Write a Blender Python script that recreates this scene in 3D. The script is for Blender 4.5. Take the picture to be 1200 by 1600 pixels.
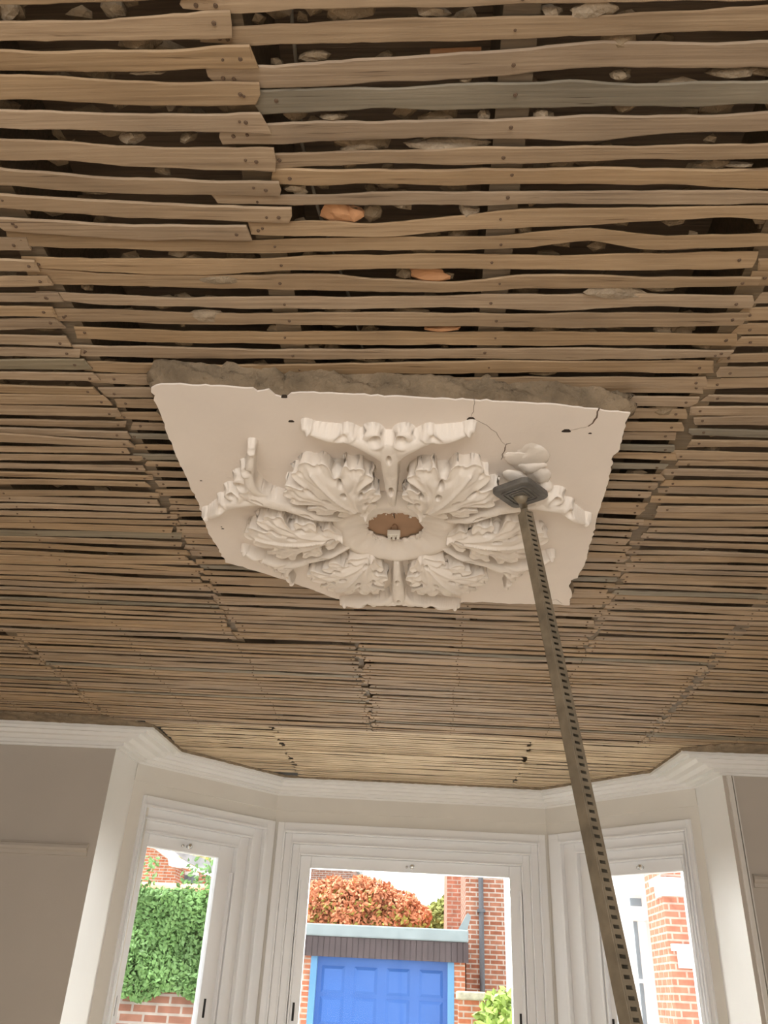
import bpy, bmesh, math, random
import numpy as np
from mathutils import Vector, Matrix
from mathutils.geometry import delaunay_2d_cdt
for o in list(bpy.data.objects): bpy.data.objects.remove(o)
sc = bpy.context.scene
COL = sc.collection
rnd = random.Random(7)
nrs = np.random.RandomState(5)

# ------------------------------------------------------------ camera
F = 1290.0
YAW, PIT, ROL = [math.radians(a) for a in (-3.95, 30.2, 2.83)]
CAM = np.array([0.0, 0.0, 1.6])
_cy, _sy, _cp, _sp = math.cos(YAW), math.sin(YAW), math.cos(PIT), math.sin(PIT)
FW = np.array([_sy*_cp, _cy*_cp, _sp]); _r = np.array([_cy, -_sy, 0]); _u = np.cross(_r, FW)
RT = math.cos(ROL)*_r + math.sin(ROL)*_u
UP = -math.sin(ROL)*_r + math.cos(ROL)*_u
cd = bpy.data.cameras.new('camera'); cam = bpy.data.objects.new('camera', cd); COL.objects.link(cam)
cd.sensor_fit = 'VERTICAL'; cd.sensor_height = 36; cd.sensor_width = 27
cd.lens = F/1600*36; cd.clip_start = .05; cd.clip_end = 300
M = Matrix(((RT[0], UP[0], -FW[0], 0), (RT[1], UP[1], -FW[1], 0), (RT[2], UP[2], -FW[2], 1.6), (0, 0, 0, 1)))
cam.matrix_world = M
sc.camera = cam

def ray(x, y): return FW + RT*(x-600)/F + UP*(800-y)/F
def onz(x, y, z):
    d = ray(x, y); return d*((z-1.6)/d[2]) + CAM
def ony(x, y, Y):
    d = ray(x, y); return d*(Y/d[1]) + CAM
def ondepth(x, y, w): return ray(x, y)*w + CAM

# ------------------------------------------------------------ light
sc.view_settings.view_transform = 'Standard'
sc.view_settings.look = 'None'
sc.view_settings.gamma = 1
sc.view_settings.use_curve_mapping = False
sc.view_settings.exposure = 0.35
w = bpy.data.worlds.new('world'); sc.world = w; w.use_nodes = True
bg = w.node_tree.nodes['Background']
bg.inputs[0].default_value = (0.93, 0.97, 1.0, 1); bg.inputs[1].default_value = 2.1

def area(name, loc, target, sx, sy, power, col):
    l = bpy.data.lights.new(name, 'AREA'); l.shape = 'RECTANGLE'; l.size = sx; l.size_y = sy
    l.energy = power; l.color = col
    o = bpy.data.objects.new(name, l); COL.objects.link(o); o.location = loc
    d = Vector(target) - Vector(loc); o.rotation_euler = d.to_track_quat('-Z', 'Y').to_euler()
    return o
# unseen fill lamp at an invented back opening; added boost to bay daylight
area('unseen_back_fill', (0, -3.1, 1.35), (0.2, 3.0, 1.0), 3.2, 2.1, 55, (1.0, .92, .83))
area('daylight_bay', (-0.1, 5.9, 2.75), (0, 2.4, 0.0), 2.4, 1.6, 560, (1.0, .97, .93))
sun = bpy.data.lights.new('sun', 'SUN'); sun.energy = 7.0; sun.angle = math.radians(12); sun.color = (1, .97, .92)
so = bpy.data.objects.new('sun', sun); COL.objects.link(so)
so.rotation_euler = Vector((0.42, 0.10, -0.90)).to_track_quat('-Z', 'Y').to_euler()

# ------------------------------------------------------------ materials
def newmat(name):
    m = bpy.data.materials.new(name); m.use_nodes = True
    nt = m.node_tree; b = nt.nodes['Principled BSDF']
    return m, nt, b
def N(nt, t, **k):
    n = nt.nodes.new(t)
    for a, v in k.items():
        if a.startswith('i_'): n.inputs[a[2:].replace('_', ' ')].default_value = v
        else: setattr(n, a, v)
    return n
def mat(name, col, rough=.7, var=.12, scale=8, metal=0, bump=0, bscale=60, spec=.3):
    m, nt, b = newmat(name)
    tc = N(nt, 'ShaderNodeTexCoord')
    no = N(nt, 'ShaderNodeTexNoise'); no.inputs['Scale'].default_value = scale; no.inputs['Detail'].default_value = 6
    nt.links.new(tc.outputs['Object'], no.inputs['Vector'])
    r = N(nt, 'ShaderNodeValToRGB')
    r.color_ramp.elements[0].position = .3; r.color_ramp.elements[1].position = .7
    r.color_ramp.elements[0].color = (*[c*(1-var) for c in col], 1)
    r.color_ramp.elements[1].color = (*[min(1, c*(1+var)) for c in col], 1)
    nt.links.new(no.outputs['Fac'], r.inputs[0]); nt.links.new(r.outputs[0], b.inputs['Base Color'])
    b.inputs['Roughness'].default_value = rough; b.inputs['Metallic'].default_value = metal
    b.inputs['Specular IOR Level'].default_value = spec
    if bump:
        n2 = N(nt, 'ShaderNodeTexNoise'); n2.inputs['Scale'].default_value = bscale; n2.inputs['Detail'].default_value = 5
        nt.links.new(tc.outputs['Object'], n2.inputs['Vector'])
        bp = N(nt, 'ShaderNodeBump'); bp.inputs['Strength'].default_value = bump; bp.inputs['Distance'].default_value = .01
        nt.links.new(n2.outputs['Fac'], bp.inputs['Height']); nt.links.new(bp.outputs[0], b.inputs['Normal'])
    return m
def wood(name, c0, c1, grain=1.0, hue=0.5):
    m, nt, b = newmat(name)
    tc = N(nt, 'ShaderNodeTexCoord'); oi = N(nt, 'ShaderNodeObjectInfo')
    mp = N(nt, 'ShaderNodeMapping'); mp.inputs['Scale'].default_value = (2.2, 90, 60)
    add = N(nt, 'ShaderNodeVectorMath', operation='ADD')
    cx = N(nt, 'ShaderNodeCombineXYZ')
    mul = N(nt, 'ShaderNodeMath', operation='MULTIPLY'); mul.inputs[1].default_value = 37.0
    nt.links.new(oi.outputs['Random'], mul.inputs[0]); nt.links.new(mul.outputs[0], cx.inputs[0]); nt.links.new(mul.outputs[0], cx.inputs[2])
    nt.links.new(tc.outputs['Object'], add.inputs[0]); nt.links.new(cx.outputs[0], add.inputs[1])
    nt.links.new(add.outputs[0], mp.inputs['Vector'])
    g = N(nt, 'ShaderNodeTexNoise'); g.inputs['Scale'].default_value = 1.6; g.inputs['Detail'].default_value = 8; g.inputs['Roughness'].default_value = .62
    g.inputs['Distortion'].default_value = .35
    nt.links.new(mp.outputs[0], g.inputs['Vector'])
    r = N(nt, 'ShaderNodeValToRGB')
    e = r.color_ramp.elements
    e[0].position = .25; e[0].color = (*[c*.66 for c in c0], 1)
    e[1].position = .72; e[1].color = (*c1, 1)
    k = e.new(.42); k.color = (*c0, 1)
    nt.links.new(g.outputs['Fac'], r.inputs[0])
    # fine dark splits along the grain
    mq = N(nt, 'ShaderNodeMapping'); mq.inputs['Scale'].default_value = (5.5, 150, 40)
    nt.links.new(add.outputs[0], mq.inputs['Vector'])
    sq = N(nt, 'ShaderNodeTexNoise'); sq.inputs['Scale'].default_value = 1.3; sq.inputs['Detail'].default_value = 2; sq.inputs['Distortion'].default_value = .6
    nt.links.new(mq.outputs[0], sq.inputs['Vector'])
    sr = N(nt, 'ShaderNodeValToRGB'); sr.color_ramp.elements[0].position = .24; sr.color_ramp.elements[0].color = (.30, .24, .18, 1)
    sr.color_ramp.elements[1].position = .33; sr.color_ramp.elements[1].color = (1, 1, 1, 1)
    nt.links.new(sq.outputs['Fac'], sr.inputs[0])
    mm = N(nt, 'ShaderNodeMixRGB', blend_type='MULTIPLY'); mm.inputs[0].default_value = .8
    nt.links.new(r.outputs[0], mm.inputs[1]); nt.links.new(sr.outputs[0], mm.inputs[2])
    # broad stains
    s = N(nt, 'ShaderNodeTexNoise'); s.inputs['Scale'].default_value = 5; s.inputs['Detail'].default_value = 3
    nt.links.new(add.outputs[0], s.inputs['Vector'])
    hs = N(nt, 'ShaderNodeHueSaturation')
    mr = N(nt, 'ShaderNodeMapRange'); mr.inputs['To Min'].default_value = .88; mr.inputs['To Max'].default_value = 1.10
    ad2 = N(nt, 'ShaderNodeMath', operation='ADD')
    mr2 = N(nt, 'ShaderNodeMapRange'); mr2.inputs['From Min'].default_value = .3; mr2.inputs['From Max'].default_value = .7
    mr2.inputs['To Min'].default_value = -.14; mr2.inputs['To Max'].default_value = .12
    nt.links.new(oi.outputs['Random'], mr.inputs['Value']); nt.links.new(s.outputs['Fac'], mr2.inputs['Value'])
    nt.links.new(mr.outputs[0], ad2.inputs[0]); nt.links.new(mr2.outputs[0], ad2.inputs[1])
    nt.links.new(ad2.outputs[0], hs.inputs['Value'])
    fr = N(nt, 'ShaderNodeMath', operation='FRACT'); m3 = N(nt, 'ShaderNodeMath', operation='MULTIPLY'); m3.inputs[1].default_value = 7.31
    nt.links.new(oi.outputs['Random'], m3.inputs[0]); nt.links.new(m3.outputs[0], fr.inputs[0])
    mr3 = N(nt, 'ShaderNodeMapRange'); mr3.inputs['To Min'].default_value = .84; mr3.inputs['To Max'].default_value = 1.04
    nt.links.new(fr.outputs[0], mr3.inputs['Value']); nt.links.new(mr3.outputs[0], hs.inputs['Saturation'])
    nt.links.new(mm.outputs[0], hs.inputs['Color']); nt.links.new(hs.outputs[0], b.inputs['Base Color'])
    b.inputs['Roughness'].default_value = .55; b.inputs['Specular IOR Level'].default_value = .38
    bp = N(nt, 'ShaderNodeBump'); bp.inputs['Strength'].default_value = .5; bp.inputs['Distance'].default_value = .003
    nt.links.new(g.outputs['Fac'], bp.inputs['Height']); nt.links.new(bp.outputs[0], b.inputs['Normal'])
    return m
def brick(name, c1, c2, mortar, bw=.225, rh=.075):
    m, nt, b = newmat(name)
    tc = N(nt, 'ShaderNodeTexCoord'); sp = N(nt, 'ShaderNodeSeparateXYZ'); cx = N(nt, 'ShaderNodeCombineXYZ')
    ad = N(nt, 'ShaderNodeMath', operation='ADD')
    nt.links.new(tc.outputs['Object'], sp.inputs[0])
    nt.links.new(sp.outputs[0], ad.inputs[0]); nt.links.new(sp.outputs[1], ad.inputs[1])
    nt.links.new(ad.outputs[0], cx.inputs[0]); nt.links.new(sp.outputs[2], cx.inputs[1])
    bt = N(nt, 'ShaderNodeTexBrick'); bt.inputs['Scale'].default_value = 1
    bt.inputs['Brick Width'].default_value = bw; bt.inputs['Row Height'].default_value = rh
    bt.inputs['Mortar Size'].default_value = .011; bt.inputs['Color1'].default_value = (*c1, 1)
    bt.inputs['Color2'].default_value = (*c2, 1); bt.inputs['Mortar'].default_value = (*mortar, 1)
    nt.links.new(cx.outputs[0], bt.inputs['Vector'])
    no = N(nt, 'ShaderNodeTexNoise'); no.inputs['Scale'].default_value = 9; no.inputs['Detail'].default_value = 5
    nt.links.new(tc.outputs['Object'], no.inputs['Vector'])
    mx = N(nt, 'ShaderNodeMixRGB', blend_type='OVERLAY'); mx.inputs[0].default_value = .5
    nt.links.new(bt.outputs['Color'], mx.inputs[1]); nt.links.new(no.outputs['Fac'], mx.inputs[2])
    nt.links.new(mx.outputs[0], b.inputs['Base Color']); b.inputs['Roughness'].default_value = .9
    b.inputs['Specular IOR Level'].default_value = .1
    return m
def glassmat():
    m, nt, b = newmat('window_glass')
    nt.nodes.remove(b); out = nt.nodes['Material Output']
    t = N(nt, 'ShaderNodeBsdfTransparent'); t.inputs[0].default_value = (.97, .98, .98, 1)
    g = N(nt, 'ShaderNodeBsdfGlossy'); g.inputs['Roughness'].default_value = .02
    fr = N(nt, 'ShaderNodeFresnel'); fr.inputs['IOR'].default_value = 1.12
    mx = N(nt, 'ShaderNodeMixShader')
    nt.links.new(fr.outputs[0], mx.inputs[0]); nt.links.new(t.outputs[0], mx.inputs[1]); nt.links.new(g.outputs[0], mx.inputs[2])
    nt.links.new(mx.outputs[0], out.inputs[0])
    return m

LATH = wood('lath_wood', (.345, .235, .135), (.465, .335, .205))
PALELITLATH = wood('pale_lit_lath_wood', (.50, .365, .205), (.66, .51, .31))  # yellower bay wood, with the window's brightness painted into its colour
GREYLATH = wood('grey_lath_wood', (.235, .195, .13), (.315, .265, .185))
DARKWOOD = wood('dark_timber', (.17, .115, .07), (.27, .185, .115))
JOISTM = wood('joist_timber', (.15, .11, .065), (.23, .165, .10))
PLASTER = mat('old_white_plaster', (.88, .80, .725), .8, .03, 5, bump=.12, bscale=40)
ROSEM = mat('rose_plaster', (.88, .81, .73), .7, .03, 9, bump=.12, bscale=90)
MORTAR = mat('lime_mortar', (.25, .19, .125), .95, .3, 18, bump=.9, bscale=70)
RUBBLE = mat('rubble_plaster', (.30, .235, .16), .95, .3, 20, bump=.8, bscale=70)
RUBDARK = mat('dusty_rubble', (.24, .18, .115), .95, .35, 14, bump=.8, bscale=60)
ORANGE = mat('clay_fragment', (.62, .33, .17), .9, .15, 20)
PALE = mat('pale_fragment', (.38, .305, .22), .95, .25, 25, bump=.9)
NAILM = mat('rusty_nail', (.13, .085, .055), .7, .3, 50)
WALLM = mat('beige_wall_paint', (.49, .44, .38), .75, .03, 3, bump=.05, bscale=200)
WHITE = mat('white_gloss_paint', (.80, .79, .76), .35, .02, 4, spec=.5)
CREAM = mat('cream_paint', (.70, .67, .61), .5, .03, 4)
UPVC = mat('white_sash_paint', (.80, .80, .80), .3, .01, 4, spec=.5)
GLASS = glassmat()
CHROME = mat('chrome', (.75, .74, .72), .2, .02, 4, metal=1)
BLACK = mat('black_gap', (.03, .03, .03), .8, .1, 4)
HOLED = mat('dark_hole', (.05, .035, .025), .9, .2, 30)
TUBEM = mat('prop_steel', (.28, .235, .17), .5, .28, 22, metal=.35, bump=.2, bscale=50)
PADM = mat('pad_steel', (.17, .16, .145), .6, .3, 30, metal=.3)
FLOORM = mat('floor_boards', (.62, .52, .41), .6, .1, 3)
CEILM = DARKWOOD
BOARDM = mat('pink_brown_board', (.42, .27, .175), .85, .1, 12)
BRICK = brick('house_brick', (.27, .10, .06), (.34, .15, .095), (.42, .35, .30))
BRICKO = brick('orange_brick', (.40, .125, .065), (.44, .18, .10), (.44, .36, .30))
BRICKP = brick('pale_red_brick', (.44, .18, .12), (.41, .155, .10), (.46, .34, .28), rh=.078)
BRICKD = brick('garden_brick', (.22, .10, .07), (.28, .14, .10), (.33, .29, .26))
RENDER = mat('white_render', (.88, .88, .87), .8, .02, 2)
BLUE = mat('blue_door_paint', (.04, .13, .42), .4, .04, 2)
LBLUE = mat('light_blue_paint', (.11, .27, .47), .4, .04, 2)
LEAD = mat('lead_flashing', (.23, .27, .28), .5, .12, 5)
FASCIA = mat('brown_boarding', (.075, .055, .056), .7, .15, 6)
SLATE = mat('grey_slate', (.30, .30, .30), .8, .2, 5)
TERRA = mat('terracotta', (.72, .36, .22), .8, .1, 8)
STONE = mat('weathered_stone', (.40, .37, .28), .9, .25, 12)
PIPE = mat('black_pipe', (.10, .10, .11), .5, .1, 5)
IVY = mat('ivy_leaf', (.12, .22, .07), .55, .35, 3)
IVYD = mat('ivy_stems', (.07, .10, .04), .9, .3, 5)
MAPLE = mat('orange_leaf', (.58, .235, .12), .7, .3, 2)
MAPLEG = mat('olive_leaf', (.36, .33, .08), .7, .3, 2)
GREENT = mat('yellow_green_leaf', (.30, .33, .10), .7, .3, 2)
LAUREL = mat('laurel_leaf', (.26, .36, .08), .4, .3, 3)
BARK = mat('bark', (.16, .12, .08), .9, .2, 10)
GROUND = mat('pale_paving', (.52, .50, .46), .9, .1, 3)
FARW = mat('dark_window', (.20, .24, .27), .2, .1, 3)
TERM = mat('ceramic_white', (.75, .70, .60), .4, .05, 10)
COPPER = mat('brown_wire', (.22, .12, .07), .5, .1, 10)

# ------------------------------------------------------------ object helpers
def link(name, me, m, parent=None, loc=None):
    o = bpy.data.objects.new(name, me); COL.objects.link(o)
    if m is not None and not me.materials: me.materials.append(m)
    if loc is not None: o.location = loc
    if parent is not None: o.parent = parent
    return o
def tag(o, label=None, cat=None, group=None, kind=None):
    if label: o['label'] = label
    if cat: o['category'] = cat
    if group: o['group'] = group
    if kind: o['kind'] = kind
    return o
def empty(name, loc, label=None, cat=None, group=None, kind=None):
    o = bpy.data.objects.new(name, None); COL.objects.link(o); o.location = loc; o.empty_display_size = .05
    return tag(o, label, cat, group, kind)
class MB:
    def __init__(s): s.v = []; s.f = []
    def add(s, vs, fs):
        b = len(s.v); s.v += [tuple(map(float, p)) for p in vs]; s.f += [tuple(b+i for i in f) for f in fs]; return s
    def box(s, x0, x1, y0, y1, z0, z1):
        v = [(x0,y0,z0),(x1,y0,z0),(x1,y1,z0),(x0,y1,z0),(x0,y0,z1),(x1,y0,z1),(x1,y1,z1),(x0,y1,z1)]
        return s.add(v, [(0,3,2,1),(4,5,6,7),(0,1,5,4),(1,2,6,5),(2,3,7,6),(3,0,4,7)])
    def fbox(s, O, ex, ey, ez, a0, a1, b0, b1, c0, c1):
        O, ex, ey, ez = [np.array(q, float) for q in (O, ex, ey, ez)]
        v = [O+ex*a+ey*b+ez*c for c in (c0, c1) for (a, b) in ((a0,b0),(a1,b0),(a1,b1),(a0,b1))]
        return s.add(v, [(0,3,2,1),(4,5,6,7),(0,1,5,4),(1,2,6,5),(2,3,7,6),(3,0,4,7)])
    def tube(s, pts, rad, n=8, cap=True):
        pts = [np.array(p, float) for p in pts]; L = len(pts)
        if not hasattr(rad, '__len__'): rad = [rad]*L
        vs = []
        for i, p in enumerate(pts):
            t = pts[min(i+1, L-1)] - pts[max(i-1, 0)]; t = t/(np.linalg.norm(t)+1e-9)
            a = np.array([0, 0, 1.]) if abs(t[2]) < .9 else np.array([1., 0, 0])
            u = np.cross(t, a); u /= np.linalg.norm(u); w_ = np.cross(t, u)
            for k in range(n):
                c = 2*math.pi*k/n; vs.append(p + (u*math.cos(c)+w_*math.sin(c))*rad[i])
        fs = [(i*n+k, i*n+(k+1) % n, (i+1)*n+(k+1) % n, (i+1)*n+k) for i in range(L-1) for k in range(n)]
        if cap: fs += [tuple(range(n))[::-1], tuple((L-1)*n+k for k in range(n))]
        return s.add(vs, fs)
    def build(s, name, m, parent=None, smooth=False, own=True, bevel=0):
        v = np.array(s.v)
        if parent is not None: off = np.array((parent.parent or parent).location)
        elif own: off = np.array([(v[:,0].min()+v[:,0].max())/2, (v[:,1].min()+v[:,1].max())/2, v[:,2].min()])
        else: off = np.zeros(3)
        me = bpy.data.meshes.new(name); me.from_pydata([tuple(p) for p in v-off], [], s.f); me.update()
        if smooth: me.polygons.foreach_set('use_smooth', [True]*len(me.polygons))
        o = link(name, me, m, parent, None if parent is not None else tuple(off))
        if bevel:
            b = o.modifiers.new('bevel', 'BEVEL'); b.width = bevel; b.segments = 2; b.limit_method = 'ANGLE'
        return o
def framed(name, O, ang):
    """a wall frame: local x along the wall, y outwards, z up"""
    return np.array(O, float), np.array([math.cos(ang), math.sin(ang), 0]), np.array([-math.sin(ang), math.cos(ang), 0])
def blob(mb, c, r, seed, n=2, squash=(1, 1, 1), amp=.3):
    bm = bmesh.new(); bmesh.ops.create_icosphere(bm, subdivisions=n, radius=1)
    rs = random.Random(seed); ks = [(rs.uniform(-3, 3), rs.uniform(-3, 3), rs.uniform(-3, 3), rs.uniform(0, 6)) for _ in range(4)]
    vs = []
    for v in bm.verts:
        d = 1+sum(amp/2.2*math.sin(k[0]*v.co.x+k[1]*v.co.y+k[2]*v.co.z+k[3]) for k in ks)+rs.uniform(-.08, .08)
        vs.append((c[0]+v.co.x*d*r*squash[0], c[1]+v.co.y*d*r*squash[1], c[2]+v.co.z*d*r*squash[2]))
    bm.verts.index_update()
    mb.add(vs, [tuple(q.index for q in f.verts) for f in bm.faces]); bm.free()

ZC = 2.70          # underside of the laths

# ------------------------------------------------------------ room shell
PL = [(-2.40, 3.946), (-1.371, 4.019), (-1.35, 4.501), (-.865, 5.04), (.668, 5.15), (1.191, 4.632), (1.237, 4.155), (2.30, 4.185)]  # cornice top line
WL = [(-2.40, 4.085), (-1.57, 4.11), (-1.553, 4.41), (-.908, 5.127), (.702, 5.243), (1.398, 4.553), (1.445, 4.25), (2.30, 4.275)]  # wall faces
XL, XR, YB = -2.40, 2.30, -3.2
MB().box(XL-.1, XR+.1, YB-.1, 5.6, -.1, 0).build('floor', FLOORM)['kind'] = 'structure'
MB().box(XL-.1, XR+.1, YB-.1, 5.6, 2.92, 2.98).build('ceiling', CEILM)['kind'] = 'structure'
MB().box(XL-.12, XL, YB, 4.3, 0, 2.95).build('wall_left', WALLM)['kind'] = 'structure'
MB().box(XR, XR+.12, YB, 4.45, 0, 2.95).build('wall_right', WALLM)['kind'] = 'structure'
b_ = MB(); b_.box(XL-.1, -1.7, YB-.12, YB, 0, 2.95); b_.box(1.7, XR+.1, YB-.12, YB, 0, 2.95); b_.box(-1.7, 1.7, YB-.12, YB, 2.45, 2.95)
b_.build('wall_back', WALLM)['kind'] = 'structure'

def wallseg(mb, a, b, s0, s1, z0, z1, th=.14):
    a = np.array([*a, 0.]); b = np.array([*b, 0.]); t = (b-a)/np.linalg.norm(b-a); n = np.array([-t[1], t[0], 0])
    mb.fbox(a, t, n, (0, 0, 1), s0, s1, 0, th, z0, z1)
def seglen(a, b): return math.hypot(b[0]-a[0], b[1]-a[1])
m_ = MB(); wallseg(m_, WL[0], WL[1], -.1, seglen(WL[0], WL[1]), 0, 2.95, .12); m_.build('wall_front_left', WALLM)['kind'] = 'structure'
m_ = MB(); wallseg(m_, WL[6], WL[7], 0, seglen(WL[6], WL[7])+.1, 0, 2.95, .12); m_.build('wall_front_right', WALLM)['kind'] = 'structure'
for nm, i, j, e in (('trim_1', 1, 2, 0), ('trim_2', 5, 6, 0)):
    m_ = MB(); L = seglen(WL[i], WL[j]); wallseg(m_, WL[i], WL[j], 0, L, 0, 2.95, .10)
    o = m_.build(nm, WHITE); o['kind'] = 'structure'; o['label'] = 'cream painted reveal of the bay opening'
# narrow upright trunking beside the right reveal
m_ = MB(); m_.box(1.462, 1.482, 4.232, 4.262, 0, 2.6); m_.box(1.490, 1.496, 4.24, 4.262, 0, 2.6)
m_.build('trim_3', CREAM)['kind'] = 'structure'

# windows: (wall index, architrave s0,s1, sash s0,s1, glass s0,s1)
ZA, ZS, ZG = 2.45, 2.278, 2.214
def bay_wall(name, i, a0, a1):
    m_ = MB(); L = seglen(WL[i], WL[i+1])
    wallseg(m_, WL[i], WL[i+1], -.02, L+.02, ZA-.03, 2.95, .16)
    wallseg(m_, WL[i], WL[i+1], -.02, L+.02, 0, .75, .16)
    wallseg(m_, WL[i], WL[i+1], -.02, a0+.03, .75, ZA-.03, .16)
    wallseg(m_, WL[i], WL[i+1], a1-.03, L+.02, .75, ZA-.03, .16)
    # raised plain frieze board with a joint line under it
    o = m_.build(name, CREAM); o['kind'] = 'structure'
    m2 = MB(); wallseg(m2, WL[i], WL[i+1], 0, L, 2.515, 2.60, -.006)
    o2 = m2.build('trim_%d' % (i+4), CREAM); o2['kind'] = 'structure'
def window(name, i, A0, A1, S0, S1, G0, G1, stops, knob=True):
    a = np.array([*WL[i], 0.]); b = np.array([*WL[i+1], 0.]); t = (b-a)/np.linalg.norm(b-a); n = np.array([-t[1], t[0], 0]); Z = np.array([0, 0, 1.])
    mid = a+t*(G0+G1)/2; mid[2] = .8
    root = empty(name, tuple(mid)); root['kind'] = 'structure'
    zb = .8
    def ring(mb, o0, o1, zt0, i0, i1, zt1, d0, d1):
        # rectangular frame ring between outer (o0..o1, top zt0) and inner (i0..i1, top zt1), depth d0..d1 (positive = outwards)
        mb.fbox(a, t, n, Z, o0, i0, d0, d1, zb, zt0); mb.fbox(a, t, n, Z, i1, o1, d0, d1, zb, zt0)
        mb.fbox(a, t, n, Z, i0, i1, d0, d1, zt1, zt0); mb.fbox(a, t, n, Z, i0, i1, d0, d1, zb, zb+.04)
    lw, rw, tw = S0-A0, A1-S1, ZA-ZS
    prof = [(0, .26, -.016, .02), (.26, .33, -.028, .03), (.33, .60, .004, .05), (.60, .66, -.006, .05), (.66, .94, .026, .07), (.94, 1.0, .018, .09)]
    m_ = MB()
    for f0, f1, d0, d1 in prof:
        ring(m_, A0+lw*f0, A1-rw*f0, ZA-tw*f0, A0+lw*f1, A1-rw*f1, ZA-tw*f1, d0, .12)
    m_.build('window_frame', UPVC, root, bevel=.0025)
    m_ = MB()
    ring(m_, S0, S1, ZS, G0, G1, ZG, .052, .10)
    m_.fbox(a, t, n, Z, G0, G1, .052, .10, 1.24, 1.30)
    sash = m_.build('sash', UPVC, root, bevel=.003)
    # parting beads that stop short of the head
    m_ = MB()
    for s0 in (S0+.004, S1-.014):
        m_.fbox(a, t, n, Z, s0, s0+.010, .026, .055, zb, 2.145)
    m_.build('parting_bead', UPVC, root, bevel=.002)
    m_ = MB(); m_.fbox(a, t, n, Z, G0, G1, .074, .080, zb+.04, ZG); m_.build('pane', GLASS, sash)
    m_ = MB()
    for (s0, s1, z0, z1) in ((G0-.006, G0, .85, ZG+.004), (G1, G1+.006, .85, ZG+.004)):
        m_.fbox(a, t, n, Z, s0, s1, .050, .054, z0, z1)
    for s in stops:
        m_ = MB(); m_.fbox(a, t, n, Z, s-.006, s+.006, .0485, .053, 1.45, 1.535); m_.build('sash_stop_slot', BLACK, sash, bevel=.001)
    if knob:
        c = a+t*((G0+G1)/2+.01)+n*.045+Z*(ZS-.035)
        m_ = MB(); m_.tube([c, c-n*.018], .008, 10); m_.tube([c-n*.018, c-n*.021, c-n*.030, c-n*.034], [.010, .015, .014, .006], 14)
        m_.tube([c-t*.03+n*.004, c-t*.03-n*.008], .007, 10)
        m_.build('sash_knob', CHROME, sash, smooth=True)
    return root
bay_wall('wall_bay_left', 2, .085, .945); window('window_1', 2, .07, .955, .125, .73, .175, .632, (.148, .665))
bay_wall('wall_bay_centre', 3, .036, 1.616); window('window_2', 3, .02, 1.60, .163, 1.461, .227, 1.391, (.195, 1.43))
m3 = MB()
bay_wall('wall_bay_right', 4, .036, .93); window('window_3', 4, .02, .93, .30, .845, .345, .818, (.322, .832))
# the small pair of screws in the head of the middle frame
# bay floor sill
# cornice swept round the wall line
def cornice():
    prof = [(1.0, 2.692), (1.0, 2.678), (.82, 2.678), (.82, 2.664), (.66, 2.664), (.60, 2.648), (.42, 2.646), (.34, 2.630), (.20, 2.628), (.20, 2.612), (.07, 2.610), (.07, 2.600), (0, 2.600), (0, 2.690)]
    m_ = MB(); k = len(prof); vs = []
    for p, w_ in zip(PL, WL):
        for f, z in prof: vs.append((w_[0]+(p[0]-w_[0])*f, w_[1]+(p[1]-w_[1])*f, z))
    fs = [(i*k+j, (i+1)*k+j, (i+1)*k+j+1, i*k+j+1) for i in range(len(PL)-1) for j in range(k-1)]
    m_.add(vs, fs); o = m_.build('trim_cornice', WHITE); o['kind'] = 'structure'
    # ragged mortar left between cornice and laths
    m_ = MB(); vs = []; fs = []; rs = random.Random(3); pts = []
    for (p, q) in zip(PL, PL[1:]):
        n = max(2, int(seglen(p, q)/.02))
        wide = .11 if p in (PL[0], PL[6]) else 0
        for j in range(n): pts.append((p[0]+(q[0]-p[0])*j/n, p[1]+(q[1]-p[1])*j/n, wide*min(1, 6*(j/n if p == PL[6] else 1-j/n))))
    for (x, y, wd_) in pts:
        e = rs.uniform(0, .012)+wd_*rs.uniform(.9, 1.1); ny = -e
        for (oy, z) in ((.06, 2.689), (.004-min(e, .01)*.3, 2.689), (ny-.003, 2.694), (ny-.006, 2.702), (.06, 2.708)): vs.append((x, y+oy, z+rs.uniform(-.001, .001)))
    for i in range(len(pts)-1):
        for j in range(4): fs.append((i*5+j, (i+1)*5+j, (i+1)*5+j+1, i*5+j+1))
    m_.add(vs, fs); o = m_.build('trim_mortar_line', MORTAR); o['kind'] = 'structure'
cornice()
# picture rails
def rail(name, p, q):
    p = np.array([*p, 0.]); q = np.array([*q, 0.]); t = (q-p)/np.linalg.norm(q-p); n = np.array([t[1], -t[0], 0]); m_ = MB()
    L = np.linalg.norm(q-p); vs = []; prof = [(0, 2.095), (.008, 2.097), (.010, 2.112), (.020, 2.118), (.026, 2.128), (.022, 2.142), (.012, 2.146), (.010, 2.152), (0, 2.154)]
    for s in (0, L):
        for d, z in prof: vs.append(p+t*s+n*d+np.array([0, 0, z]))
    k = len(prof); fs = [(j, k+j, k+j+1, j+1) for j in range(k-1)]+[tuple(range(k)), tuple(range(2*k-1, k-1, -1))]
    m_.add(vs, fs); o = m_.build(name, WALLM); o['kind'] = 'structure'
rail('trim_picture_rail_left', WL[0], (-1.605, 4.109)); rail('trim_picture_rail_right', (1.51, 4.252), WL[7])

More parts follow.
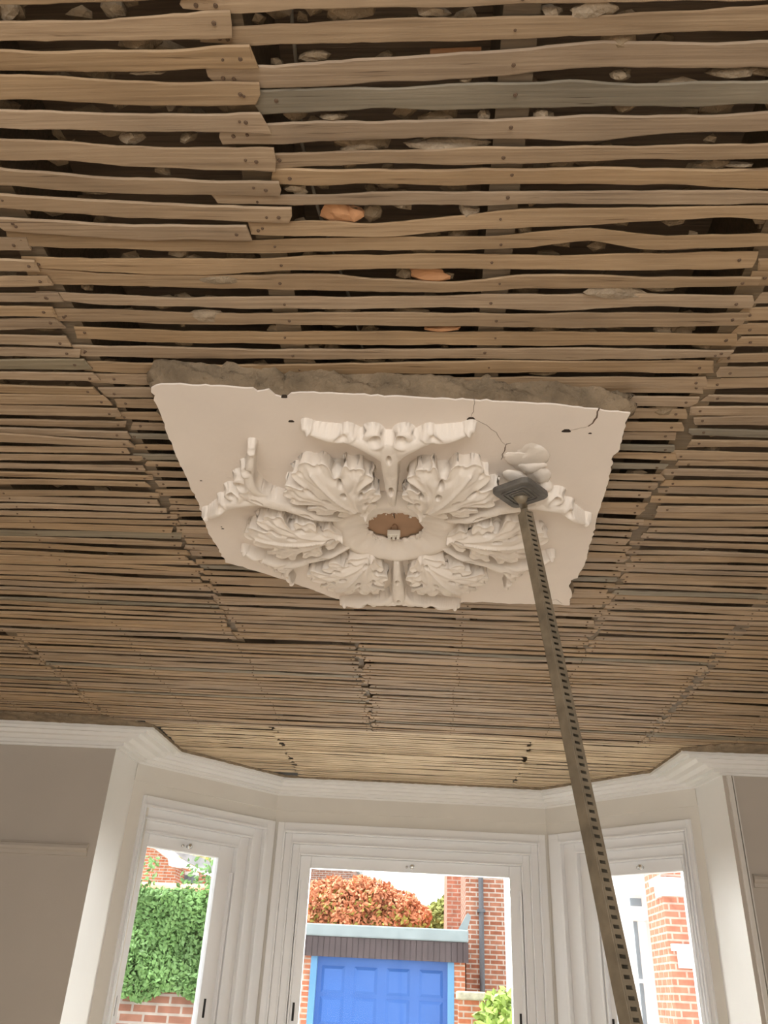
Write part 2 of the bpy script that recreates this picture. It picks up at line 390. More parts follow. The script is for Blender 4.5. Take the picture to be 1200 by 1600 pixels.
# ------------------------------------------------------------ joists and void
JX = [-1.98, -1.57, -1.13, -.715, -.285, .105, .555, 1.035, 1.45, 1.86]
names = 'far left,second from the left,third from the left,left of the plaster square,running behind the stepped joint near the camera,crossing over the ceiling rose,right of the plaster square,second from the right,right of the window bay,far right'.split(',')
for x, nm in zip(JX, names):
    o = MB().box(x-.024, x+.024, YB+.01, 4.02 if abs(x) > 1.3 else 4.9, ZC+.0062, 2.918).build('ceiling_joist', JOISTM)
    tag(o, 'rough ceiling joist above the laths, '+nm, 'joist', 'ceiling joists above the laths')

# ------------------------------------------------------------ laths
def nz(seed, xs, f, amp):
    rs = np.random.RandomState(seed); o = np.zeros_like(xs)
    for k in range(3): o += amp/(k+1)*np.sin(xs*f*(1.7**k)*2*math.pi+rs.uniform(0, 6.28))
    return o
def lath_mesh(xs, yn, yf, zz, seed, t=.0042, rag=.006):
    """xs along the lath, yn/yf near and far edges, zz underside"""
    rs = np.random.RandomState(seed); n = len(xs)
    cut0, cut1 = rs.uniform(-rag, rag, 2)
    vs = []; fs = []
    tilt = rs.uniform(-.0012, .0012)
    for i in range(n):
        a, b = yn[i], yf[i]; z = zz[i]; wd = b-a
        xa = xs[i]+(cut0 if i == 0 else cut1 if i == n-1 else 0); xb = xs[i]-(cut0 if i == 0 else cut1 if i == n-1 else 0)
        xm = xs[i]+(rs.uniform(-rag, rag) if i in (0, n-1) else 0)
        c = min(.0022, wd*.12)
        vs += [(xa, a+.001, z+t), (xa, a, z+.0018), (xa, a+c, z-tilt), (xm, (a+b)/2, z-.0004), (xb, b-c, z+tilt), (xb, b, z+.0018), (xb, b-.001, z+t)]
    k = 7
    for i in range(n-1):
        for j in range(k): fs.append((i*k+j, i*k+(j+1) % k, (i+1)*k+(j+1) % k, (i+1)*k+j))
    fs += [tuple(range(k))[::-1], tuple((n-1)*k+j for j in range(k))]
    return vs, [f[::-1] for f in fs]
nail_me = None
def nail_mesh():
    m_ = MB(); r = .0034
    m_.tube([(0, 0, .004), (0, 0, -.0004), (0, 0, -.0022)], [r*.5, r, r*.75], 8)
    me = bpy.data.meshes.new('nail'); me.from_pydata(m_.v, [], m_.f); me.materials.append(NAILM); return me
nail_me = nail_mesh()
farlaths = MB()
lath_count = 0; lath_records = []
MAXL = 300
def emit(xs, yn, yf, seed, label, group, m=None, name='ceiling_lath', zoff=0., individual=True):
    global lath_count
    zz = ZC + zoff + nz(seed+9, xs, .7, .0009)
    vs, fs = lath_mesh(xs, yn, yf, zz, seed)
    if not individual or lath_count >= MAXL:
        farlaths.add(vs, fs); return None
    lath_count += 1
    m_ = MB().add(vs, fs)
    o = m_.build(name, m or LATH); tag(o, label, 'lath', group)
    ox, oy, oz = o.location; rs = random.Random(seed)
    for jx in JX:
        if xs[0]+.012 < jx < xs[-1]-.012:
            i = int(np.argmin(abs(xs-jx))); yc = (yn[i]+yf[i])/2+rs.uniform(-.004, .004)
            nl = bpy.data.objects.new('nail', nail_me); COL.objects.link(nl); nl.parent = o
            nl.location = (jx+rs.uniform(-.012, .012)-ox, yc-oy, zz[i]-oz)
            s = rs.uniform(.6, 1.0); nl.scale = (s, s, 1)
    for ex, sg in ((xs[0], 1), (xs[-1], -1)):        # nail at each butt end
        i = 1 if sg > 0 else len(xs)-2
        yc = (yn[i]+yf[i])/2+rs.uniform(-.004, .004)
        if min(abs(ex-j) for j in JX) < .07:
            nl = bpy.data.objects.new('nail', nail_me); COL.objects.link(nl); nl.parent = o
            nl.location = (ex+sg*rs.uniform(.014, .03)-ox, yc-oy, zz[i]-oz)
    return o
def smooth_interp(x, xp, fp):
    # monotone-ish cubic through traced points
    xp = np.array(xp); fp = np.array(fp); n = len(xp)
    d = np.gradient(fp, xp) if n > 2 else np.full(n, (fp[-1]-fp[0])/(xp[-1]-xp[0]))
    out = np.empty_like(x); idx = np.clip(np.searchsorted(xp, x)-1, 0, n-2)
    h = xp[idx+1]-xp[idx]; s = (x-xp[idx])/h
    h00 = 2*s**3-3*s**2+1; h10 = s**3-2*s**2+s; h01 = -2*s**3+3*s**2; h11 = s**3-s**2
    out = h00*fp[idx]+h10*h*d[idx]+h01*fp[idx+1]+h11*h*d[idx+1]
    lo = x < xp[0]; hi = x > xp[-1]; out[lo] = fp[0]; out[hi] = fp[-1]
    return out
# traced laths: (pixel x, top edge, bottom edge) at stations; None or a world x for an end beyond the frame
NEAR = [
 ('L', [(0,-14,4),(120,-16,2),(250,-24,-2),(330,-30,-6)], -1.53, None, 'topmost left hand lath, its lower edge just inside the photo'),
 ('R', [(285,-5,15),(360,-8,22),(400,-10,21),(550,-16,13),(700,-18,12),(800,-20,10),(1000,-25,4),(1200,-25,2)], None, 1.03, 'lath along the very top of the photo, cut off by its edge'),
 ('L', [(0,30,63),(60,29,64),(150,28,61),(250,21,60),(300,17,58),(362,12,56)], -1.53, None, 'second left hand lath from the top, its right end split round a nail'),
 ('R', [(310,44,70),(400,40,73),(500,36,71),(600,32,67),(700,29,65),(800,27,63),(900,24,60),(1000,20,54),(1100,15,50),(1200,10,47)], None, 1.03, 'second lath from the top right of the stepped joint, a pale lump above it'),
 ('L', [(0,75,108),(150,75,108),(250,74,108),(330,70,106),(398,67,104)], -1.53, None, 'third left hand lath from the top with a crack running to its square end'),
 ('R', [(330,106,132),(402,104,139),(500,95,136),(600,90,130),(700,85,124),(800,79,119),(880,70,111),(960,66,108),(1050,66,108),(1200,65,106)], None, 1.03, 'wide reddish lath rising in a step just above the grey lath'),
 ('L', [(0,112,153),(80,115,155),(170,122,160),(270,124,162),(403,125,162)], -1.53, None, 'fourth left hand lath from the top, the widest one with a nail near its end'),
 ('G', [(400,142,182),(500,138,177),(600,138,172),(700,134,173),(800,131,170),(880,126,169),(1000,130,168),(1100,128,165),(1200,126,162)], None, 1.03, 'grey weathered lath, the only grey one near the top of the photo'),
 ('L', [(0,168,198),(150,172,201),(250,174,203),(416,175,208)], -1.53, None, 'fifth left hand lath from the top, split along its lower edge at the end'),
 ('R', [(346,200,226),(418,194,226),(500,190,223),(600,188,218),(800,187,217),(850,185,219),(880,183,221),(905,180,223),(935,179,223),(960,180,220),(985,181,217),(1050,181,210),(1200,176,206)], None, 1.03, 'lath just below the grey one with a swollen knot bulging from its lower edge'),
 ('L', [(0,215,248),(100,217,250),(170,223,254),(250,226,259),(350,227,263),(430,228,266)], -1.53, None, 'sixth left hand lath from the top with a nail set in a short crack'),
 ('R', [(420,242,264),(500,238,262),(600,235,257),(700,233,257),(800,230,256),(900,228,253),(1000,228,251),(1100,227,250),(1200,225,249)], None, 1.03, 'second lath below the grey one, a flat plaster shard over it'),
 ('L', [(0,258,288),(80,264,292),(160,271,298),(250,276,300),(437,280,304)], -1.53, None, 'seventh left hand lath from the top, sagging to the right'),
 ('R', [(425,264,289),(500,266,291),(600,266,289),(700,264,290),(800,265,289),(950,263,290),(1050,265,290),(1100,266,292),(1200,262,296)], None, 1.03, 'third lath below the grey one, frayed and greyish at its left end'),
 ('L', [(0,300,324),(100,305,331),(200,312,337),(300,317,341),(454,320,346)], -1.53, None, 'eighth left hand lath from the top, reaching furthest right'),
 ('R', [(335,302,318),(455,305,322),(540,303,322),(700,301,321),(800,300,321),(950,300,321),(1100,300,321),(1200,300,320)], None, 1.03, 'straight lath directly above the orange clay fragments'),
 ('L', [(0,337,359),(150,345,369),(280,349,373),(390,350,374)], -.74, None, 'ninth left hand lath from the top, ending short at the lower joint step'),
 ('R', [(390,347,368),(500,346,370),(600,349,370),(640,346,369),(700,340,364),(800,331,359),(900,327,354),(1000,325,348),(1100,323,343),(1200,323,344)], None, .60, 'lath that sweeps up to the right below the orange clay fragments'),
 ('R', [(10,361,383),(100,368,388),(250,374,393),(400,376,396),(500,373,394),(700,371,391),(800,367,389),(840,363,386),(870,360,381),(900,358,378),(930,358,378),(960,362,383),(1000,367,389),(1100,368,388),(1200,365,385)], None, .60, 'lath arching up like a hump over the long dark slot'),
 ('R', [(33,403,417),(150,404,426),(300,405,430),(400,405,425),(500,399,423),(600,398,421),(700,398,420),(800,400,422),(1000,397,423),(1180,395,421)], None, None, 'lath just below the dark humped slot, cracked at its left end'),
 ('R', [(45,420,446),(200,429,448),(285,430,450),(400,431,454),(500,430,455),(600,436,457),(700,441,458),(760,437,456),(820,430,452),(900,430,450),(1000,432,451),(1187,434,447)], None, None, 'lath dipping in the middle under the round orange fragment'),
 ('R', [(62,457,466),(150,460,476),(270,465,479),(400,463,482),(500,466,484),(600,465,484),(700,463,481),(800,460,484),(880,463,488),(950,460,482),(1000,460,480),(1175,463,483)], None, None, 'lath with a frayed pointed left end, sixth up from the plaster square'),
 ('R', [(80,483,503),(200,486,506),(300,491,508),(400,490,508),(600,489,509),(700,490,510),(800,490,512),(1000,490,512),(1165,490,510)], None, None, 'lath carrying a pale smear of plaster left of centre'),
 ('R', [(118,512,531),(250,517,535),(400,519,538),(600,519,539),(800,519,540),(1000,521,540),(1150,523,541)], None, None, 'straight lath fourth above the broken top edge of the plaster square'),
 ('R', [(120,540,557),(250,543,560),(400,546,562),(600,547,562),(800,545,562),(1000,545,562),(1142,548,558)], None, None, 'lath third above the broken top edge of the plaster square'),
 ('R', [(130,566,581),(230,568,585),(400,571,587),(600,567,585),(800,564,583),(1000,565,583),(1115,565,585)], None, None, 'lath second above the broken top edge of the plaster square'),
 ('R', [(133,585,598),(240,587,601),(400,592,604),(600,592,605),(800,590,606),(1000,590,607),(1103,590,607)], None, None, 'lath touching the broken top edge of the plaster square'),
]
for q, (kind, st, e0, e1, lab) in enumerate(NEAR):
    a = np.array([onz(x, yb, ZC)[:2] for x, yt, yb in st]); b = np.array([onz(x, yt, ZC)[:2] for x, yt, yb in st])
    # the lower edge on the photo lies further into the room
    xm = (a[:,0]+b[:,0])/2
    x0 = xm[0] if e0 is None else e0; x1 = xm[-1] if e1 is None else e1
    xs = np.linspace(x0, x1, max(12, int((x1-x0)/.018)))
    yfar = smooth_interp(xs, xm, a[:,1]); ynear = smooth_interp(xs, xm, b[:,1])
    for (cond, idx, arr) in ((xs < xm[0], 0, None), (xs > xm[-1], -1, None)):
        pass
    yfar += nz(q*3+1, xs, 6, .0006)+nz(q*3+51, xs, 2.6, .0010)+nrs.normal(0, .0003, len(xs)); ynear += nz(q*3+2, xs, 6, .0006)+nz(q*3+52, xs, 2.3, .0010)+nrs.normal(0, .0003, len(xs))
    # left hand laths overlap the right hand ones at the stepped joint, so hang a little lower
    emit(xs, ynear, yfar, 100+q, ('timber lath: ' if False else '')+lab, 'hand-split laths between the camera and the plaster square', GREYLATH if kind == 'G' else LATH, zoff=-.006 if kind == 'L' else 0)

def slope(y): return float(np.interp(y, [.5, .9, 1.2, 2.7, 3.4, 5.2], [-.015, .008, .012, .040, .052, .064]))
def inside(x, y, m=.03):
    P = PL
    if x < XL or x > XR: return False
    for (p, q) in zip(P, P[1:]):
        if min(p[0], q[0]) <= x <= max(p[0], q[0]) and abs(q[0]-p[0]) > 1e-6:
            f = (x-p[0])/(q[0]-p[0]); yy = p[1]+(q[1]-p[1])*f
            if abs(q[0]-p[0]) < .08: yy = max(p[1], q[1])
            return y < yy+m
    return True
def ordn(n):
    return '%d%s' % (n, 'th' if 10 <= n % 100 <= 20 else {1: 'st', 2: 'nd', 3: 'rd'}.get(n % 10, 'th'))
def row_run(x0, x1, ya, yb, pitch, wid, seed0, labf, group, jl, jr, individual=True, zoff=0.):
    """rows of laths between joints x0 and x1 from y=ya to yb"""
    y = ya; k = 0; rs = random.Random(seed0); prev_far = None
    while y < yb:
        p = pitch*rs.uniform(.86, 1.14); wdt = wid*rs.uniform(.78, 1.16)
        xa = x0+rs.uniform(-.018, .018) if jl else x0; xb = x1+rs.uniform(-.018, .018) if jr else x1
        xs = np.linspace(xa, xb, max(8, int((xb-xa)/.022)))
        amp = rs.choice([.0012, .0018, .0025, .0035, .0050, .0065])
        sl = slope(y)
        c = y + sl*xs + nz(seed0*31+k, xs, .8, amp)+rs.uniform(-.0065, .0065)*(xs-(xa+xb)/2)
        hw = wdt/2*(1+nz(seed0*31+k+5000, xs, 1.1, .10)) 
        if rs.random() < .10:                        # a knot or kink
            kx = rs.uniform(xa+.2, xb-.2); g = np.exp(-((xs-kx)/.07)**2); c = c+rs.choice([-1, 1])*.007*g
        ok = np.array([inside(a, b) for a, b in zip(xs, c)])
        if ok.sum() >= 4:
            idx = np.where(ok)[0]; i0, i1 = idx[0], idx[-1]+1
            xs_, c_, hw_ = xs[i0:i1], c[i0:i1], hw[i0:i1]
            j = nrs.normal(0, .0004, len(xs_))
            yn = c_-hw_+j; yf = c_+hw_+nrs.normal(0, .0004, len(xs_))
            greyish = rs.random() < .045
            emit(xs_, yn, yf, seed0*997+k, labf(k+1), group, GREYLATH if greyish else LATH, individual=individual, zoff=zoff+rs.choice([0, 0, -.001, .0015]))
        y += p; k += 1
    return k
PI_, WI_ = .0405, .0292
row_run(-.71, .553, 1.362, 2.36, PI_, WI_, 11, lambda k: 'lath over the plaster square, %s row from its broken top edge' % ordn(k), 'laths passing over the plaster square', 1, 1)
row_run(-1.97, -.715, .985, 2.86, PI_, WI_, 12, lambda k: 'lath left of the left joint line, %s row down from its top' % ordn(k), 'laths left of the plaster square', 0, 1, zoff=-.005)
row_run(.56, 1.82, .985, 2.86, PI_, WI_, 13, lambda k: 'lath right of the right joint line, %s row down from its top' % ordn(k), 'laths right of the plaster square', 1, 0, zoff=.004)
row_run(-.71, .553, 2.375, 2.86, PI_, WI_, 14, lambda k: 'lath on the window side of the plaster square, %s row from it' % ordn(k), 'laths between the plaster square and the window', 1, 1)
row_run(.56, .57, 2.4, 2.4, PI_, WI_, 15, lambda k: '', '', 1, 0)
row_run(-.265, 1.03, 2.885, 4.02, PI_*.97, WI_*.93, 16, lambda k: 'middle lath before the window bay, %s row past the joint lines' % ordn(k), 'middle laths before the bay', 1, 1)
row_run(-1.56, -.275, 2.90, 4.02, PI_*.97, WI_*.93, 17, lambda k: 'lath left of the middle joint, %s row past the left joint line' % ordn(k), 'left laths before the bay', 1, 1, zoff=-.004)
row_run(1.04, 2.29, 2.885, 4.15, PI_*.97, WI_*.93, 18, lambda k: 'lath towards the right front wall, %s row past the right joint line' % ordn(k), 'right laths before the bay', 1, 0, zoff=.004)
row_run(-2.39, -1.565, 2.96, 4.10, PI_*.97, WI_*.93, 19, lambda k: 'far left lath before the front wall, %s row past the left joint line' % ordn(k), 'far left laths before the bay', 0, 1, zoff=.004)
# beyond 300: the rest, the smallest in the photo, in one object (and the rows behind the camera)
row_run(-.77, .50, 4.045, 5.2, .037, .0262, 20, lambda k: '', '', 1, 1, individual=False)
row_run(.505, 1.3, 4.05, 5.2, .037, .0262, 21, lambda k: '', '', 1, 0, individual=False, zoff=.003)
row_run(-1.4, -.775, 4.045, 5.0, .037, .0262, 22, lambda k: '', '', 0, 1, individual=False, zoff=.003)
row_run(1.04, 2.29, -.5, 2.86, PI_, WI_, 23, lambda k: '', '', 1, 0, individual=False) if False else None
row_run(-1.53, -.26, -2.9, .53, PI_, WI_, 24, lambda k: '', '', 0, 0, individual=False)
row_run(-.25, 1.03, -2.9, .55, PI_, WI_, 25, lambda k: '', '', 0, 0, individual=False)
row_run(1.83, 2.29, -2.9, 2.86, PI_, WI_, 26, lambda k: '', '', 0, 0, individual=False)
row_run(-2.39, -1.98, -2.9, 2.95, PI_, WI_, 27, lambda k: '', '', 0, 0, individual=False)
row_run(1.04, 1.82, -2.9, .96, PI_, WI_, 28, lambda k: '', '', 0, 0, individual=False)
row_run(-1.97, -1.54, -2.9, .96, PI_, WI_, 29, lambda k: '', '', 0, 0, individual=False)
o = farlaths.build('ceiling_laths', LATH); o.data.materials.append(PALELITLATH)
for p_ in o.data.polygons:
    if p_.center.y+o.location.y > 3.98: p_.material_index = 1  # bay rows take the wood that has the window glow painted in
tag(o, 'remaining laths packed close together inside the window bay, window brightness in their pale colour', 'laths', kind='stuff')
print('LATHS', lath_count)

# ------------------------------------------------------------ rubble in the void
rub = MB(); rs = random.Random(21)
for k in range(760):
    x = rs.uniform(-1.9, 1.8); y = rs.uniform(.5, 4.0)
    if k > 420: x = rs.uniform(-1.0, .9); y = rs.uniform(.5, 1.4)
    r = rs.uniform(.008, .024)
    blob(rub, (x, y, ZC+.012+rs.uniform(0, .01)), r, k, 1, (rs.uniform(.7, 1.8), rs.uniform(.6, 1.1), .5))
o = rub.build('plaster_rubble', RUBDARK); tag(o, 'dusty old plaster rubble lying on top of the laths', 'rubble', kind='stuff')
FR = [(525,333,48,20,'o','bright orange clay fragment in the dark gap left of centre'),(556,334,26,20,'o','smaller orange clay fragment beside the bright one'),
 (732,328,34,13,'p','pale pointed shard in the same gap as the orange clay fragments'),(703,226,120,17,'p','flat oblong plaster shard two gaps below the grey lath'),
 (668,18,60,16,'p','rounded sausage-shaped plaster lump near the top edge'),(862,17,44,15,'p','small pale plaster lump left of the big one at the top edge'),
 (922,17,90,32,'p','large pale plaster lump hanging over a lath at the top edge'),(850,179,34,18,'p','pale pinkish lump hanging just below the grey lath'),
 (757,181,20,14,'p','small round lump below the grey lath left of the pinkish one'),(952,455,98,16,'p','long crusty plaster nib right of centre above the right joint line'),
 (672,428,80,15,'o','wide dull orange fragment lying behind the dipping lath'),(328,493,48,16,'p','pale plaster smear stuck on a lath left of centre'),
 (345,437,90,12,'r','crusty mortar smear on the lath above the pale smear'),(1036,516,40,9,'p','thin pale shard caught right of centre above the plaster square'),
 (203,212,44,16,'p','pale folded shard behind the left hand laths'),(266,166,20,9,'p','tiny pointed nib below the fourth left hand lath'),
 (187,163,18,9,'r','tiny brown nib left of the pointed nib'),(256,265,22,14,'r','brown nib hanging below the sixth left hand lath'),
 (152,297,50,9,'r','flat mortar flake below the seventh left hand lath'),(12,18,36,26,'p','pale lump at the top left corner'),
 (180,15,40,22,'r','grey lump in the top left gap'),(292,212,26,14,'r','broken mortar piece beside the folded shard'),
 (690,512,56,9,'o','orange sliver in a narrow gap above the plaster square'),(232,113,60,8,'p','thin pale plaster crumbs above the fourth left hand lath'),
 (490,89,50,18,'r','dim lump in the wide gap right of the stepped joint'),(465,297,40,14,'r','brown broken chip at the stepped joint'),
 (1035,35,60,14,'r','dim lump behind the lath near the top right'),(1150,110,90,14,'r','grey lump in the gap above the grey lath at the right'),
 (970,118,44,18,'r','rounded grey lump above the grey lath'),(730,120,30,10,'r','dark crumb above the grey lath near the centre'),
 (560,230,60,14,'r','dim broken piece left of the flat oblong shard'),(520,180,50,10,'r','pale dusty crumb below the left part of the grey lath'),
 (1150,257,50,9,'p','narrow pale flake at the right edge'),(375,429,40,7,'p','small mortar crumb beside the crusty mortar smear')]
for k, (x, y, w_, h_, c_, lab) in enumerate(FR):
    low = k in (6, 9, 11, 12, 23)
    z = ZC+(.004 if low else .012)
    c = onz(x, y, z); s1 = onz(x-w_/2, y, z); s2 = onz(x+w_/2, y, z); t1 = onz(x, y-h_/2, z); t2 = onz(x, y+h_/2, z)
    m_ = MB(); blob(m_, c, .92, 300+k, 2, (abs(s2[0]-s1[0])/2, abs(t2[1]-t1[1])/2*1.25, .006 if low else .010), .42)
    o = m_.build('plaster_fragment' if c_ != 'o' else 'clay_fragment', {'o': ORANGE, 'p': PALE, 'r': RUBBLE}[c_]); tag(o, lab, 'fragment', 'fragments caught between the laths')
# splinter and cable
a, b = onz(672, 81, ZC+.012), onz(752, 78, ZC+.012)
m_ = MB(); m_.fbox(a, (b-a), (0, 1, 0), (0, 0, 1), 0, 1, -.002, .003, 0, .004); tag(m_.build('wood_splinter', ORANGE), 'thin orange wood splinter in the gap above the wide reddish lath', 'splinter')
cab = [onz(x, y, ZC+.03) for x, y in ((450,-60),(456,30),(466,130),(472,225),(498,330),(545,462),(560,515),(585,640))]
m_ = MB(); m_.tube(cab, .0028, 8); tag(m_.build('electric_cable', mat('grey_cable', (.30, .27, .22), .6)), 'thin grey cable running above the laths towards the ceiling rose', 'cable')

# ------------------------------------------------------------ plaster square with the ceiling rose
ZP = 2.65
ZR = ZP
C0 = onz(617, 830, 2.635)[:2]
root = empty('plaster_square', (C0[0], C0[1], ZP), 'square slab of white plaster left on the laths, carrying the carved ceiling rose', 'ceiling plaster')
OUT = [(236,607),(243,603),(252,601),(300,603),(360,605),(395,607),(402,612),(420,609),(430,618),(440,621),(448,621),(455,615),(480,614),(560,617),(640,621),(740,626),(800,629),(860,632),(905,637),(935,640),(945,643),(985,646),(980,655),(975,672),(966,706),(958,712),(955,735),(945,770),(935,800),(922,850),(912,885),(903,903),(892,907),(889,918),(893,925),(890,946),(860,944),(820,944),(790,943),(760,941),(700,941),(640,940),(560,938),(526,936),(500,926),(450,908),(400,892),(352,879),(340,855),(325,830),(310,785),(300,768),(280,722),(262,680),(252,650),(240,625),(242,618),(236,613)]
def dens(pts, step=.012, amp=.0016, seed=1):
    r_ = np.random.RandomState(seed); out = []
    for i in range(len(pts)):
        p = np.array(pts[i]); q = np.array(pts[(i+1) % len(pts)]); n = max(1, int(np.linalg.norm(q-p)/step))
        for k in range(n): out.append(p+(q-p)*k/n+(r_.normal(0, amp, 2) if k else 0))
    return out
outl = dens([onz(x, y, ZP)[:2] for x, y in OUT])
hole = [C0+np.array([math.cos(a), math.sin(a)])*(.073+.004*math.sin(5*a)+.003*math.sin(11*a+1)) for a in np.linspace(0, 2*math.pi, 60, endpoint=False)]
def slab(mb, outer, inner, z0, z1):
    vs = [Vector(p) for p in outer]+[Vector(p) for p in inner]; n = len(outer); m2 = len(inner)
    ed = [(i, (i+1) % n) for i in range(n)]+[(n+i, n+(i+1) % m2) for i in range(m2)]
    r = delaunay_2d_cdt(vs, ed, [list(range(n)), list(range(n, n+m2))[::-1]], 0, 1e-6)
    V, Fc = r[0], r[2]
    cx = [f for f in Fc]
    keep = []
    for f in cx:
        c = sum((V[i] for i in f), Vector((0, 0)))/len(f)
        if pip(c, outer) and not pip(c, inner): keep.append(f)
    nb = len(V)
    mb.add([(v.x, v.y, z0) for v in V]+[(v.x, v.y, z1) for v in V], [tuple(f)[::-1] for f in keep]+[tuple(i+nb for i in f) for f in keep])
    # walls
    for loop, fl in ((outer, 1), (inner, -1)):
        L = len(loop); mb.add([(p[0], p[1], z0) for p in loop]+[(p[0], p[1], z1) for p in loop], [((i, (i+1) % L, L+(i+1) % L, L+i) if fl < 0 else (i, L+i, L+(i+1) % L, (i+1) % L)) for i in range(L)])
def pip(c, poly):
    ins = False; j = len(poly)-1
    for i in range(len(poly)):
        xi, yi = poly[i][0], poly[i][1]; xj, yj = poly[j][0], poly[j][1]
        if (yi > c[1]) != (yj > c[1]) and c[0] < (xj-xi)*(c[1]-yi)/(yj-yi)+xi: ins = not ins
        j = i
    return ins
m_ = MB(); slab(m_, outl, hole, ZP, ZP+.004); m_.build('plaster_skim', PLASTER, root)
# rough mortar backing: noisy side wall, a little proud of the skim on the near side
m_ = MB(); rs = np.random.RandomState(4); n = len(outl); levels = [ZP+.003, ZP+.012, ZP+.02, ZP+.028, ZP+.036, ZP+.044, ZC+.004]
cen = np.mean(outl, axis=0); vs = []
ph = rs.uniform(0, 6.28, 6)
per = np.cumsum([0]+[np.linalg.norm(outl[(i+1) % n]-outl[i]) for i in range(n)])
for li, z in enumerate(levels):
    for i, p in enumerate(outl):
        prv = outl[i-1]; nxt = outl[(i+1) % n]; t = nxt-prv; t = t/(np.linalg.norm(t)+1e-9); nn = np.array([t[1], -t[0]])
        if np.dot(nn, p-cen) < 0: nn = -nn
        s = per[i]
        side = 1.0 if p[1] < 1.45 else .35
        d = (-.0015 if li == 0 else side*(.005+.009*math.sin(s*38+ph[0]+li*.7)*math.sin(s*17+ph[1])+.005*math.sin(s*90+li*2+ph[2])+rs.normal(0, .0028)+.006*(li/6)))
        vs.append((p[0]+nn[0]*d, p[1]+nn[1]*d, z+(0 if li in (0, 6) else rs.normal(0, .001))))
fs = [(l*n+i, (l+1)*n+i, (l+1)*n+(i+1) % n, l*n+(i+1) % n) for l in range(6) for i in range(n)]
m_.add(vs, fs); m_.build('mortar_edge', MORTAR, root, smooth=True)
# hole side in mortar and the board above
m_ = MB(); L = len(hole)
m_.add([(p[0], p[1], z) for z in (ZP+.001, ZC+.004) for p in (C0+(np.array(hole)-C0)*1.0)], [(i, (i+1) % L, L+(i+1) % L, L+i) for i in range(L)]); m_.build('hole_edge', MORTAR, root)
m_ = MB(); m_.box(C0[0]-.085, C0[0]+.085, C0[1]-.085, C0[1]+.085, ZP+.007, ZP+.02); bo = m_.build('backing_board', BOARDM, root)
m_ = MB(); m_.fbox((C0[0]-.006, C0[1]-.1, ZP+.0062), (1, 0, 0), (.06, 1, 0), (0, 0, 1), 0, .0025, 0, .07, 0, .001); m_.build('board_crack', HOLED, bo and root)
# cracks and nail holes
def ribbon(name, px, wd, m):
    pts = [onz(x, y, ZP)[:2] for x, y in px]; pts2 = []
    r_ = random.Random(len(px)*7+int(px[0][0]))
    for p, q in zip(pts, pts[1:]):
        k = max(1, int(np.linalg.norm(q-p)/.008))
        for j in range(k): pts2.append(p+(q-p)*j/k+np.array([r_.gauss(0, .0008), r_.gauss(0, .0008)]))
    pts2.append(pts[-1]); m_ = MB(); vs = []; n_ = len(pts2)
    for i, p in enumerate(pts2):
        t = pts2[min(i+1, n_-1)]-pts2[max(i-1, 0)]; t = t/(np.linalg.norm(t)+1e-9); nn = np.array([-t[1], t[0]]); w_ = wd*(.35+.65*math.sin(math.pi*(i+.5)/n_))*r_.uniform(.7, 1.2)
        for s in (-1, 1): vs.append((p[0]+nn[0]*w_*s, p[1]+nn[1]*w_*s, ZP-.0004))
        for s in (1, -1): vs.append((p[0]+nn[0]*w_*s, p[1]+nn[1]*w_*s, ZP+.002))
    fs = []
    for i in range(n_-1):
        for j in range(4): fs.append((i*4+j, i*4+(j+1) % 4, (i+1)*4+(j+1) % 4, (i+1)*4+j))
    m_.add(vs, fs); o = m_.build(name, m, root); return o
CR = mat('crack_shadow', (.16, .11, .08), .95)
CRL = mat('hairline_crack', (.42, .34, .28), .95)
ribbon('crack', [(936,639),(932,652),(926,661),(919,666)], .0022, CR)
ribbon('crack', [(919,666),(900,671),(880,674)], .0006, CRL)
ribbon('crack', [(742,625),(741,638),(736,652)], .0006, CRL)
ribbon('crack', [(738,654),(760,664),(775,676),(784,690),(791,695)], .0006, CRL)
ribbon('crack', [(792,693),(787,706),(783,718)], .0012, CR)
ribbon('crack', [(792,694),(798,692)], .0008, CR)
ribbon('crack', [(862,938),(870,937),(878,943)], .0006, CRL)
for (x, y, r) in ((455,658,.006),(736,654,.008),(885,673,.009),(922,677,.0035),(314,751,.003),(348,826,.0035),(444,620,.006),(346,823,.002)):
    p = onz(x, y, ZP); m_ = MB(); q = [(p[0]+math.cos(a)*r*(1+.25*math.sin(3*a)), p[1]+math.sin(a)*r*.8*(1+.25*math.cos(2*a))) for a in np.linspace(0, 6.28, 14, endpoint=False)]
    m_.add([(a, b, ZP-.0005) for a, b in q]+[(a, b, ZP+.003) for a, b in q], [tuple(range(13, -1, -1))]+[(i, (i+1) % 14, 14+(i+1) % 14, 14+i) for i in range(14)]); m_.build('nail_hole', HOLED, root)

# ---- relief
def hf(name, func, u0, u1, v0, v1, step=.0023):
    U, V = np.meshgrid(np.arange(u0, u1, step), np.arange(v0, v1, step), indexing='ij')
    H, DU, DV = func(U, V); nu, nv = U.shape
    ok = H > .0006; idx = -np.ones(U.shape, int)
    cell = ok[:-1, :-1] | ok[1:, :-1] | ok[:-1, 1:] | ok[1:, 1:]
    used = np.zeros(U.shape, bool); used[:-1, :-1] |= cell; used[1:, :-1] |= cell; used[:-1, 1:] |= cell; used[1:, 1:] |= cell
    idx[used] = np.arange(used.sum())
    H = np.maximum(H, -.001)
    vs = np.stack([(U+DU)[used], (V+DV)[used], -H[used]], 1)
    I, J = np.where(cell)
    fs = np.stack([idx[I, J], idx[I, J+1], idx[I+1, J+1], idx[I+1, J]], 1)
    me = bpy.data.meshes.new(name); me.from_pydata([tuple(map(float, v)) for v in vs], [], [tuple(map(int, f)) for f in fs]); me.update()
    me.polygons.foreach_set('use_smooth', [True]*len(me.polygons)); me.materials.append(ROSEM)
    return me
